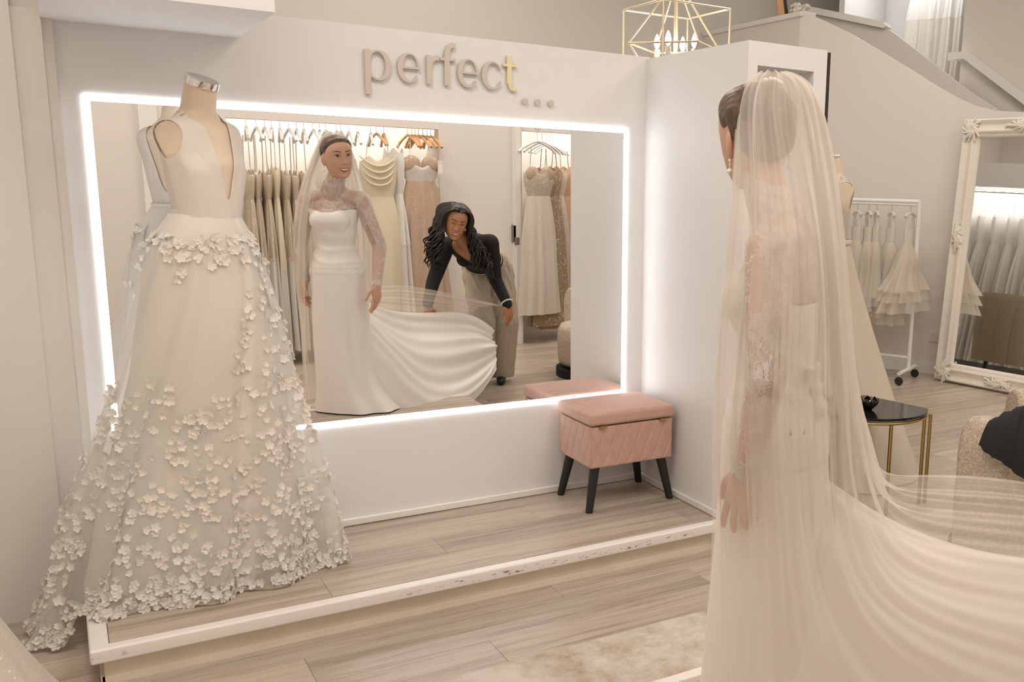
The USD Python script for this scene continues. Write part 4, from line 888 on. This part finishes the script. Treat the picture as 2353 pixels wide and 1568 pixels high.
for i, (lb, x) in enumerate(gl):
    hung_gown('lace_gown_hanging', lb, (x, RY + .12), 90 + g.uniform(-8, 8), (S_lace, S_lace, M_wtulle), zt=1.60, zw=1.38, zs=.88, wid=.19, flare=.33, thick=.036, zb=.13, seed=i + 1, group=LG)
hung_gown('cream_gown_hanging', 'smooth cream gown hanging edge-on between the beaded lace gowns', (-.789, RY + .12), 92, (M_cream, M_cream, M_wtulle), zt=1.64, zw=1.4, zs=.8, wid=.19, flare=.3, thick=.034, zb=.14, seed=31)
hung_gown('white_gown_hanging', 'white tulle gown hanging directly behind the mirrored bride\'s head', (-.38, RY + .12), 80, (M_wsat, M_wtulle, M_wtulle), wid=.19, flare=.34, thick=.06, seed=41)
hung_gown('white_gown_hanging', 'white gown half hidden by the mirrored bride\'s right shoulder', (-.20, RY + .12), 85, (M_wsat, M_wtulle, M_wtulle), wid=.19, flare=.34, thick=.06, seed=42)
hung_gown('white_gown_hanging', 'white satin gown hanging edge-on beside the cream cowl-neck gown', (.218, RY + .10), 82, (M_wsat, M_wsat, M_wtulle), zt=1.82, wid=.19, flare=.32, thick=.045, seed=43)
cg = hung_gown('cowl_gown_hanging', 'cream satin gown with a draped cowl neckline, facing out from the rail', (.045, -4.70), 8, (M_cream, M_cream, M_cream), zt=1.74, zw=1.42, zs=.95, wid=.155, flare=.22, thick=.05, zb=.3, seed=44, nf=5)
for k in range(4):
    zc = 1.735 - .055 * k
    part(cg, 'cowl_fold', tube([(-.155 + .01 * k, .02, zc + .03), (-.08, .065, zc - .03), (0, .075, zc - .055), (.08, .065, zc - .03), (.155 - .01 * k, .02, zc + .03)], [.005, .009, .011, .009, .005], 8, 18), M_cream, local=True, smooth=True)
ng = hung_gown('sparkle_gown_hanging', 'nude sparkle gown with a sweetheart bust facing out at the rail\'s end', (.415, -4.68), 4, (M_wtulle, S_nude, S_nude), zt=1.70, zw=1.56, zs=1.0, wid=.165, flare=.27, thick=.06, zb=.22, seed=45, cups=False, nf=11)
for s in (-1, 1): part(ng, 'cup', ball((s * .084, .025, 1.705), .082, (1.0, .48, 1.0), 3), S_nude, 'beaded nude bust cup', local=True, smooth=True)
tg = thing('price_tag', 'pale paper price tag hanging on the nude sparkle gown', 'tag', (.565, -4.595, 1.68))
part(tg, 'card', rbox(.545, .592, -4.598, -4.595, 1.62, 1.745, .0012, 6), M_tag); part(tg, 'cord', tube([(.568, -4.6, 1.745), (.57, -4.62, 1.80)], .0015, 5), M_tag)
part(tg, 'label', rbox(.550, .588, -4.5952, -4.5935, 1.635, 1.71, .0007, 6), M_hangw, 'white printed label')
RL, GR = '%s white hanger from the left in the narrow right-hand alcove', 'white hangers in the narrow alcove'
rr = [(1.60, -4.79), (1.70, -4.90), (1.79, -5.0), (1.87, -5.1), (1.95, -5.2)]
r0 = make_hanger('alcove_hanger', RL % ORD[0], M_hangw, GR, (rr[0][0], rr[0][1], 2.03), -12)
for i, (x, y) in enumerate(rr[1:]): dup(r0, (x, y, 2.03), -12, RL % ORD[i + 1])
hung_gown('ivory_sparkle_gown', 'ivory sparkle gown with beaded bust hanging at the front of the right-hand alcove', (1.57, -4.70), -12, (S_floralw, S_ivory, S_ivory), zt=1.68, zw=1.45, zs=.9, wid=.17, flare=.24, thick=.05, zb=.30, seed=51, cups=S_nude)
hung_gown('floral_gown', 'nude gown with white embroidered flowers behind the ivory sparkle gown', (1.74, -4.84), -14, (S_floral, S_floral, S_floral), zt=1.70, zw=1.45, zs=.9, wid=.17, flare=.25, thick=.05, zb=.16, seed=52)
hung_gown('white_floral_gown', 'white flower-embroidered gown, third in the right-hand alcove', (1.84, -4.95), -14, (S_floralw, S_floralw, S_floralw), zt=1.70, zw=1.45, zs=.9, wid=.17, flare=.24, thick=.05, zb=.2, seed=53)
hung_gown('blush_gown', 'blush tulle gown with scattered sparkles at the far right of the alcove', (1.97, -5.06), -14, (S_blush, S_blush, S_blush), zt=1.72, zw=1.45, zs=.9, wid=.18, flare=.28, thick=.06, zb=.1, seed=54)
ic = thing('wall_handset', 'dark grey handset on the cream wall beside the alcove trim', 'handset', (1.35, YB, 1.0))
part(ic, 'body', rbox(1.325, 1.385, YB, YB + .03, 1.0, 1.17, .008), M_grey); part(ic, 'handle', rbox(1.345, 1.392, YB + .02, YB + .05, .975, 1.05, .008), M_grey)

# ------------------------------------------------------------------ right side: second dress form and its gown
FC, FF, FZ = A([1.20, .02]), A([-.95, .10]), 1.63
f2 = thing('mannequin', 'cream dress form in a glittering gown half hidden behind the bride', 'mannequin', (FC[0], FC[1], 0))
tor2, P2, (r2, ff2, u2) = mannequin_torso(FC, FF, FZ, 1.0)
part(f2, 'torso', tor2, M_linen, smooth=40)
part(f2, 'neck_cap', [lathe([(.046, -.004), (.050, 0), (.050, .006), (.046, .01), (0, .01)], 30, P2(0, .03, .115))] + [ball(P2(.05 * math.cos(q), .03 + .05 * math.sin(q), .125), .008, sub=1) for q in np.linspace(0, 2 * PI, 14, endpoint=False)], M_chrome, 'jewelled neck cap')
part(f2, 'pole', tube([(FC[0], FC[1], 1.15), (FC[0], FC[1], .01)], .016, 10), M_steel)
part(f2, 'base', lathe([(0, .0), (.15, .0), (.15, .012), (0, .016)], 32, (FC[0], FC[1], .001)), M_steel)
gg = thing('glitter_gown', 'champagne glitter gown with a full skirt on the dress form behind the bride', 'wedding dress', (FC[0], FC[1], 0))
def keep2(p):
    q = p - A([FC[0], FC[1], FZ]); x, y, z = q @ r2, q @ ff2, q[..., 2]
    return (z > -.36) & (z < .02) & ~((np.abs(x) > .118) & (z > -.15) & (z < -.005) & (np.abs(y) < .062)) & ~((np.abs(x) < .06) & (z > -.02)) & ~((y > 0) & (np.abs(x) < .04 + .05 * np.clip((z + .25) / .25, 0, 1)) & (z > -.22))
part(gg, 'bodice', shell(tor2, keep2, .006), S_glit, smooth=50)
part(gg, 'skirt', grid(gown_skirt([(FC[0], FC[1], FZ - .33, .115, .10, 0), (FC[0], FC[1], 1.05, .19, .17, 0), (FC[0] + .01, FC[1] - .01, .7, .30, .27, 0), (FC[0] + .02, FC[1] - .02, .3, .43, .40, 0), (FC[0] + .03, FC[1] - .03, .008, .53, .50, 0)], 8, lambda t: .01 + .045 * t, 61, 240, 60), True), S_glit, smooth=True)
part(gg, 'belt', lathe([(.118, FZ - .345), (.121, FZ - .34), (.121, FZ - .325), (.118, FZ - .32)], 48, (FC[0], FC[1], 0)), M_satin)

# side table
TC, TZ = A([1.03, -.53]), .50
tb2 = thing('side_table', 'D-shaped black glass side table on slim brass legs', 'table', (TC[0], TC[1], 0))
ang = np.linspace(math.radians(62), math.radians(318), 40)
dd = Polygon([(TC[0] + .30 * math.cos(q), TC[1] + .30 * math.sin(q)) for q in ang]).buffer(-.04).buffer(.04, 8)
tt = extrude(dd, .014); tt.apply_translation((0, 0, TZ - .014)); part(tb2, 'top', tt, M_bglass, smooth=30)
ring = A(dd.buffer(-.006).exterior.coords); part(tb2, 'rim', tube(np.c_[ring, np.full(len(ring), TZ - .026)], .008, 8), M_brass, 'brass rim')
for q in (66, 130, 190, 250, 314):
    p = TC + .285 * A([math.cos(math.radians(q)), math.sin(math.radians(q))]); part(tb2, 'leg', tube([(p[0], p[1], TZ - .028), (p[0], p[1], 0)], .0095, 10), M_brass, 'slim brass leg')
p = TC + A([.235, -.21]); part(tb2, 'leg', tube([(p[0], p[1], TZ - .028), (p[0], p[1], 0)], .0095, 10), M_brass)
LC = A([.955, -.60, TZ])
lo = thing('candle_holder', 'glossy black lotus-shaped candle holder on the side table', 'candle holder', LC)
part(lo, 'cup', lathe([(.0, .0), (.026, .002), (.036, .02), (.030, .045), (.026, .045), (.0, .02)], 20, LC), M_bglass)
for q in range(8):
    a = 2 * PI * q / 8; d = A([math.cos(a), math.sin(a), 0]); e = A([-d[1], d[0], 0]); s_ = np.linspace(0, 1, 8)[:, None]
    pr = lambda s: d * (.022 + .030 * np.sin(s * 2.2)) + A([0, 0, 1.]) * (.004 + .058 * s)
    wd = .021 * np.sin(np.clip(s_ * PI * .92 + .25, 0, PI)); pts = np.stack([LC + pr(s_) + e * wd * k - d * .006 * (1 - k * k) * -1 for k in np.linspace(-1, 1, 7)], 1)
    part(lo, 'petal', grid(pts), M_bglass, smooth=True)

# boucle tub chairs
def tub_chair(label, loc, rz):
    t = thing('tub_chair', label, 'armchair', loc, rz, 'boucle tub chairs')
    a = np.linspace(math.radians(-215), math.radians(35), 121); prof = []
    for q in np.linspace(0, 2 * PI, 40, endpoint=False):
        c, s = math.cos(q), math.sin(q); prof.append((.375 + .085 * np.sign(c) * abs(c) ** .6, .365 + .305 * np.sign(s) * abs(s) ** .55))
    prof = A(prof); P = np.zeros((len(a), len(prof), 3))
    for i, q in enumerate(a):
        seam = abs(((q - a[0]) / (a[-1] - a[0]) * 8) % 1 - .5) * 2; dent = .016 * np.exp(-((1 - seam) / .10) ** 2)
        back = .5 + .5 * math.cos(q + PI / 2); hgt = 1.02 + .10 * back
        n = prof - prof.mean(0); n = n / (np.linalg.norm(n, axis=1, keepdims=True)); pp = prof - n * dent
        pp = pp - n * (.012 * np.exp(-((pp[:, 1:2] - .43) / .018) ** 2))
        P[i] = np.stack([pp[:, 0] * math.cos(q), pp[:, 0] * math.sin(q), .06 + (pp[:, 1] - .06) * hgt], -1)
    cap0, cap1 = np.repeat(P[:1].mean(1, keepdims=True), len(prof), 1), np.repeat(P[-1:].mean(1, keepdims=True), len(prof), 1)
    part(t, 'backrest', grid(np.concatenate([cap0, P, cap1]), True), M_boucle, 'curved padded boucle back', local=True, smooth=True)
    part(t, 'seat', lathe([(0, .10), (.33, .10), (.345, .14), (.35, .30), (.345, .38), (.32, .425), (.25, .44), (0, .445)], 48), M_boucle, local=True, smooth=True)
    part(t, 'base', lathe([(0, .0), (.36, .0), (.36, .07), (0, .07)], 40), M_black, local=True)
    return t
ch1 = tub_chair('cream boucle tub chair with a black coat thrown over it, at the right edge', (1.06, -1.56, 0), 25)
dup(ch1, (1.37, -3.05, 0), 110, 'cream boucle tub chair reflected at the right of the mirror behind the stool')
CC = A([1.06, -1.56])
coat = []
for deg, zlow in ((188, .62), (199, .57), (213, .51), (232, .47), (252, .46)):
    q = math.radians(deg); e = A([math.cos(q), math.sin(q)]); pt = lambda r, z: (*(CC + e * r), z)
    k = min(1, (deg - 182) / 28); coat.append([pt(.505, zlow), pt(.50, zlow + .07 * k), pt(.478, zlow + .02 + .20 * k * .8), pt(.478 - .09 * k, zlow + .05 + (.77 - zlow) * k), pt(.475 - .19 * k, zlow + .06 + (.72 - zlow) * k), pt(.475 - .24 * k, zlow + .06)])
cs = sheet(coat, 50, 40, lambda S, T: .008 + 0 * S, 3, 3)
nn = np.cross(np.gradient(cs, axis=1), np.gradient(cs, axis=0)); nn /= np.linalg.norm(nn, axis=-1, keepdims=True); nn *= np.sign(nn[..., 2:3].mean())
top('coat', [grid(cs + nn * .012), grid(cs - nn * .012, flip=True), grid(np.stack([cs[0] + nn[0] * .012, cs[0] - nn[0] * .012])), grid(np.stack([cs[:, 0] + nn[:, 0] * .012, cs[:, 0] - nn[:, 0] * .012]))], M_coat, 'black coat thrown over the boucle chair at the right edge', 'coat', smooth=True)

# ------------------------------------------------------------------ rail of small flower-girl dresses by the stair wall
off = -.45
RP = lambda al, z, o=0.0: P0 + NW * (off + o) + DW * al + A([0, 0, z])
rl = thing('rolling_rail', 'white tubular clothes rail on black castors by the stair wall', 'clothes rail', RP(-.6, 0))
part(rl, 'hanging_bar', [tube([RP(-1.45, 1.475), RP(-.145, 1.475)], .012, 10), tube([RP(-1.45, 1.50), RP(-.13, 1.50)], .018, 10)], M_hangw)
for al in (-1.45, -.13):
    part(rl, 'upright', tube([RP(al, 1.51), RP(al, .10)], .018, 12), M_hangw)
    part(rl, 'foot', tube([RP(al, .10, -.25), RP(al, .10, .2)], .016, 10), M_hangw)
    for o in (-.24, .19):
        part(rl, 'castor', [xf(lathe([(0, -.012), (.032, -.012), (.036, 0), (.032, .012), (0, .012)], 20), frame(RP(al, .037, o), DW, A([0, 0, 1.]), NW)), ], M_rub, 'black castor wheel', smooth=40)
        part(rl, 'castor_fork', tube([RP(al, .10, o), RP(al, .05, o + .005)], .010, 8), M_steel)
part(rl, 'bar', tube([RP(-.13, .20), RP(-.20, .20), RP(-1.4, .20)], .014, 10), M_hangw)
def girl_dress(label, al, turn, seed, zt=1.36, zwst=1.16, zb=.55, w=.085, fl=.24, tiers=2):
    o = RP(al, 0); t = thing('girl_dress', label, 'flower girl dress', (o[0], o[1], 0), turn, 'small dresses on the rolling rail')
    part(t, 'hanger', tube([(-.10, 0, zt + .015), (-.06, 0, zt + .035), (0, 0, zt + .045), (.06, 0, zt + .035), (.10, 0, zt + .015)], .012, 8, 16), M_gsat, 'padded satin hanger', local=True)
    part(t, 'hook', tube([(0, 0, zt + .045), (0, 0, zt + .09)] + [(.016 * math.cos(q), 0, zt + .105 + .016 * math.sin(q)) for q in np.linspace(-1.2, PI, 9)], .002, 5), M_steel, local=True)
    for s in (-1, 1): part(t, 'shoulder_strap', tube([(s * w * .75, 0, zt - .09), (s * w * .78, 0, zt - .02), (s * w * .72, 0, zt + .032)], [.016, .014, .012], 6), M_gsat, local=True)
    part(t, 'bodice', grid(gown_skirt([(0, 0, zt - .08, w, .035, 0), (0, 0, zwst, w * .86, .036, 0)], 5, lambda q: .01, seed, 60, 10), True), M_gsat, local=True, smooth=True)
    for k in range(tiers):
        z1 = zb + .09 * k; f = fl * (1.0 - .03 * k)
        part(t, 'skirt_tier', grid(gown_skirt([(0, 0, zwst, w * .86, .037, 0), (0, 0, zwst - .12, w * 1.2 + .1 * fl, .06 + .02 * k, 0), (0, 0, (zwst + z1) / 2 - .04, f * .62, .10, 0), (0, 0, z1, f, .15, 0)], 8 + k, lambda q: .01 + .13 * q ** 1.5, seed + k, 150, 36), True), M_gtulle, local=True, smooth=True)
    part(t, 'skirt_lining', grid(gown_skirt([(0, 0, zwst, w * .83, .034, 0), (0, 0, (zwst + zb) / 2, fl * .5, .08, 0), (0, 0, zb + .16, fl * .78, .12, 0)], 6, lambda q: .02, seed, 90, 20), True), M_gsat, local=True, smooth=True)
    return t
girl_dress('small ivory flower girl dress, farthest left on the rolling rail beside the glitter gown', -.78, 63, 71, zb=.62)
girl_dress('small ivory flower girl dress, second from the left on the rolling rail', -.66, 66, 72, zb=.60)
girl_dress('small ivory tulle dress in the middle of the rolling rail, longest skirt', -.56, 60, 73, zb=.50, fl=.26)
girl_dress('small ivory tulle dress, third from the right end of the rolling rail', -.49, 55, 74, zb=.54, fl=.25)
girl_dress('slim ivory satin dress hanging second from the rail\'s right end', -.36, 60, 75, zb=.48, fl=.20)
girl_dress('layered organza party dress flaring widely at the right end of the rolling rail', -.20, 20, 76, zb=.60, fl=.36, tiers=3)

# wall socket
so, _d2 = P0 + DW * .0 + A([0, 0, .29]), None
sk2 = thing('wall_socket', 'pale double wall socket low on the stair wall', 'socket', P0 + A([0, 0, .28]))
S0 = P0 - DW * .10 + A([0, 0, .285])
part(sk2, 'plate', xf(rbox(0, .10, -.0, .012, 0, .085, .004), frame(S0 - NW * .012, DW, NW, A([0, 0, 1.]))), M_socket)
for k in (.03, .07): part(sk2, 'screw', ball(S0 + DW * k - NW * .012 + A([0, 0, .043]), .004, sub=1), M_steel)

# ornate leaning mirror
OB, OD = A([3.871, 1.554, 0]), A([.139, -.990, 0])
tilt = math.radians(4.5); ON = A([-.990, -.139, 0])                  # faces the room
OU = A([0, 0, 1.]) * math.cos(tilt) - ON * math.sin(tilt); OF = ON * math.cos(tilt) + A([0, 0, 1.]) * math.sin(tilt)
om = thing('ornate_mirror', 'tall ornate white-framed mirror leaning near the stair wall', 'mirror', OB)
OW, OH, FWd = 1.10, 2.17, .155
OM = frame(OB + ON * .03 + A([0, 0, .012]), OD, OF, OU)
def moulding(L_):
    """A frame side: profile swept along x, mitred by 45 degrees."""
    pr = [(0, 0), (0, .035), (.012, .05), (.028, .046), (.04, .036), (.06, .034), (.085, .042), (.10, .05), (.112, .046), (.122, .036), (.138, .034), (.147, .026), (FWd, .012), (FWd, 0)]
    n = max(int(L_ / .05), 4); P = []
    for a, b in pr: P.append([(a + (L_ - 2 * a) * k, b, a) for k in np.linspace(0, 1, n)])
    return grid(A(P))
for nm, Lg, M4 in (('frame_side', OW, frame(A([0, 0, 0]), A([1., 0, 0]), A([0, 1., 0]), A([0, 0, 1.]))), ('frame_side', OW, frame(A([OW, 0, OH]), A([-1., 0, 0]), A([0, 1., 0]), A([0, 0, -1.]))),
                   ('frame_side', OH, frame(A([0, 0, OH]), A([0, 0, -1.]), A([0, 1., 0]), A([1., 0, 0]))), ('frame_side', OH, frame(A([OW, 0, 0]), A([0, 0, 1.]), A([0, 1., 0]), A([-1., 0, 0])))):
    part(om, nm, xf(moulding(Lg), OM @ M4), M_frame, smooth=35)
part(om, 'backing', xf(bx(.01, OW - .01, -.012, 0, .01, OH - .01), OM), M_frame)
part(om, 'mirror_glass', xf(bx(FWd - .01, OW - FWd + .01, .004, .008, FWd - .01, OH - FWd + .01), OM), M_mirror, smooth=False)
def scroll(cx, cz, sx, sz, seed, n=16):
    """Carved acanthus leaves and scrolls around a boss."""
    g = np.random.default_rng(seed); ms = [xf(ball((0, 0, 0), .030, (1, .55, 1), 2), frame(A([cx, .05, cz]), A([1., 0, 0]), A([0, 1., 0]), A([0, 0, 1.])))]
    for k in range(n):
        a = 2 * PI * k / n + g.uniform(-.2, .2); r = g.uniform(.55, 1.0); e = A([cx + sx * r * math.cos(a), .048, cz + sz * r * math.sin(a)]); m0 = A([cx + sx * .35 * math.cos(a + .5), .058, cz + sz * .35 * math.sin(a + .5)])
        ms.append(tube([(cx, .05, cz), m0, e, e + A([.012 * math.cos(a + 1.5), .004, .012 * math.sin(a + 1.5)])], [.011, .012, .009, .004], 6, 12)); ms.append(ball(e, .010, (1, .7, 1), 1))
    return [xf(m, OM) for m in ms]
for i, (cx, cz, sx, sz) in enumerate(((.085, .085, .10, .10), (OW - .085, .085, .10, .10), (.085, OH - .085, .10, .10), (OW - .085, OH - .085, .10, .10), (.07, OH * .56, .05, .13), (OW - .07, OH * .56, .05, .13), (OW * .55, .06, .15, .05), (OW * .5, OH - .06, .15, .05))):
    part(om, 'carving', scroll(cx, cz, sx, sz, i, 18), M_frame, smooth=50)

# what the leaning mirror shows: gowns on a lit rail behind the mirror wall, and a channel-backed chair
top('clothes_rail', tube([(1.12, 1.5, 2.03), (1.12, 3.3, 2.03)], .012, 10), M_steel, 'rail of white gowns reflected in the leaning mirror', 'rail')
struct('trim_9', [bx(.70, 1.30, 1.45, 3.4, 2.16, 2.32), bx(1.27, 1.30, 1.45, 3.4, 2.06, 2.16), bx(.70, .73, 1.45, 3.4, 0, 2.16)], M_white, 'white cupboard around the gowns reflected in the leaning mirror')
top('rail_light', bx(1.235, 1.265, 1.5, 3.3, 2.135, 2.158), M_alcove, 'strip light over the gowns reflected in the leaning mirror', 'light', smooth=False)
for k in range(9):
    hung_gown('white_gown_on_rail', ORD[k] + ' white gown from the right on the rail reflected in the leaning mirror', (1.10, 1.72 + .16 * k), 4 * (k % 3), (M_wsat, M_wtulle, M_wtulle), zt=1.75, zw=1.45, zs=.95, wid=.2, flare=.30, thick=.06, zb=.12, seed=80 + k, group='white gowns on the reflected rail')
cc = thing('channel_chair', 'olive channel-backed chair reflected in the leaning mirror', 'armchair', (1.98, 1.62, 0), 68)
n_, tt_ = 7, np.linspace(math.radians(200), math.radians(340), 7 * 16 + 1)
P = []
for q in tt_:
    k = ((q - tt_[0]) / (tt_[-1] - tt_[0]) * n_) % 1; rr_ = .36 - .03 * math.sin(PI * k) ** .5
    P.append([(ro * math.cos(q), ro * math.sin(q), z) for ro, z in ((rr_, .30), (rr_ - .012, .55), (rr_, .80), (rr_ + .03, .86), (.43, .86), (.46, .80), (.46 + .02 * math.sin(PI * k) ** .5, .5), (.44, .18))])
part(cc, 'backrest', grid(A(P), True), M_velvet, 'padded vertical channels', local=True, smooth=40)
part(cc, 'seat', rbox(-.32, .32, -.34, .28, .20, .44, .05, 12), M_velvet, local=True)
for sx in (-.26, .26):
    for sy in (-.26, .22): part(cc, 'leg', tube([(sx, sy, .22), (sx * 1.1, sy * 1.1, 0)], [.02, .014], 8), M_legblk, local=True)

# ------------------------------------------------------------------ upper floor at the top right
def wslab(o, poly, th): return slab(Polygon(poly), P0 + NW * o + (0 if NW_E @ NW > 0 else NW * th), DW, NW_E, th)
struct('wall_upper', wslab(1.3, [(-.36, 1.6), (3.2, 1.6), (3.2, CEIL), (-.36, CEIL)], .1), M_wall, 'beige wall above the stairs at the upper right')
struct('trim_8', wslab(1.19, [(-.455, 2.83), (-.455, 2.90), (-.27, 2.905), (.29, 2.50), (1.4, 1.7), (1.4, 1.58), (.29, 2.40), (-.31, 2.84)], .11), M_trim, 'sloping handrail trim at the upper right')
struct('floor_upper', wslab(1.0, [(-3.0, 2.55), (-.36, 2.55), (-.36, 2.60), (-3.0, 2.60)], 2.2), M_ceil)
struct('wall_gallery', wslab(2.6, [(-3.2, 2.0), (1.2, 2.0), (1.2, CEIL), (-3.2, CEIL)], .1), M_white, 'pale wall of the bright upstairs gallery')
struct('wall_gallery_side', slab(Polygon([(0, 2.0), (1.2, 2.0), (1.2, CEIL), (0, CEIL)]), P0 + NW * 2.55 + DW * -1.66, -NW, DW, .06), M_white)
ul = P0 + NW * 2.1
for k, al in enumerate((-1.02, -.90, -.78, -.66, -.54)):
    o = ul + DW * al
    t = hung_gown('gallery_gown', ['white satin gown at the left of the upstairs gallery', 'white gown second from the left in the upstairs gallery', 'white gown in the middle of the upstairs gallery', 'white gown fourth from the left in the upstairs gallery', 'white beaded gown at the right of the upstairs gallery'][k], (o[0], o[1]), -20 + 7 * k, (M_wsat, M_wsat, M_wtulle), zt=1.4, zw=1.1, zs=.75, wid=.14, flare=.22, thick=.06, zb=.05, seed=90 + k, group='gowns upstairs', straps=False)
    t.GetAttribute('xformOp:translate').Set(Gf.Vec3d(o[0], o[1], 2.6))
top('gallery_hanger', tube([ul + DW * -.56 + A([0, 0, 3.12]), ul + DW * -.50 + A([0, 0, 3.22])], .014, 8), M_hango, 'orange wooden hanger end in the upstairs gallery', 'hanger')
rect_light('gallery_light', tuple(P0 + NW * 1.55 + DW * -1.0 + A([0, 0, 4.2])), .8, .8, 7.0, (1, .98, .95))

# picture frame and crystal ornament on the landing ledge
fr = thing('picture_frame', 'gilt and black picture frame leaning on the landing ledge', 'picture frame', (3.42, 3.4, 3.15))
part(fr, 'frame', xf(bx(-.06, .0, -.03, 0, 0, .5), frame(A([3.44, 3.35, 3.15]), A([.96, -.28, 0]), A([.28, .96, 0]), A([-.22, 0, .975]))), M_hango, 'gilt frame edge')
part(fr, 'back', xf(bx(.0, .035, -.03, .02, 0, .5), frame(A([3.44, 3.35, 3.15]), A([.96, -.28, 0]), A([.28, .96, 0]), A([-.22, 0, .975]))), M_blkpan, 'black frame side')
og = np.random.default_rng(2)
ot = thing('crystal_ornament', 'sparkling crystal ornament on the landing ledge beside the picture frame', 'ornament', (3.46, 3.15, 3.15))
part(ot, 'crystal', [ball((3.46 + og.uniform(-.07, .07), 3.15 + og.uniform(-.05, .05), 3.17 + og.uniform(0, .05) * 1.0), og.uniform(.012, .028), sub=1) for _ in range(40)], M_crys, smooth=False)
# small red indicator on the niche edge
kp = thing('red_indicator', 'tiny red indicator marks at the right edge of the wing wall niche', 'indicator', (.338, -.78, 1.76))
for z in (1.758, 1.785): part(kp, 'mark', bx(.328, .3405, -.795, -.792, z, z + .008), M_red, smooth=False)
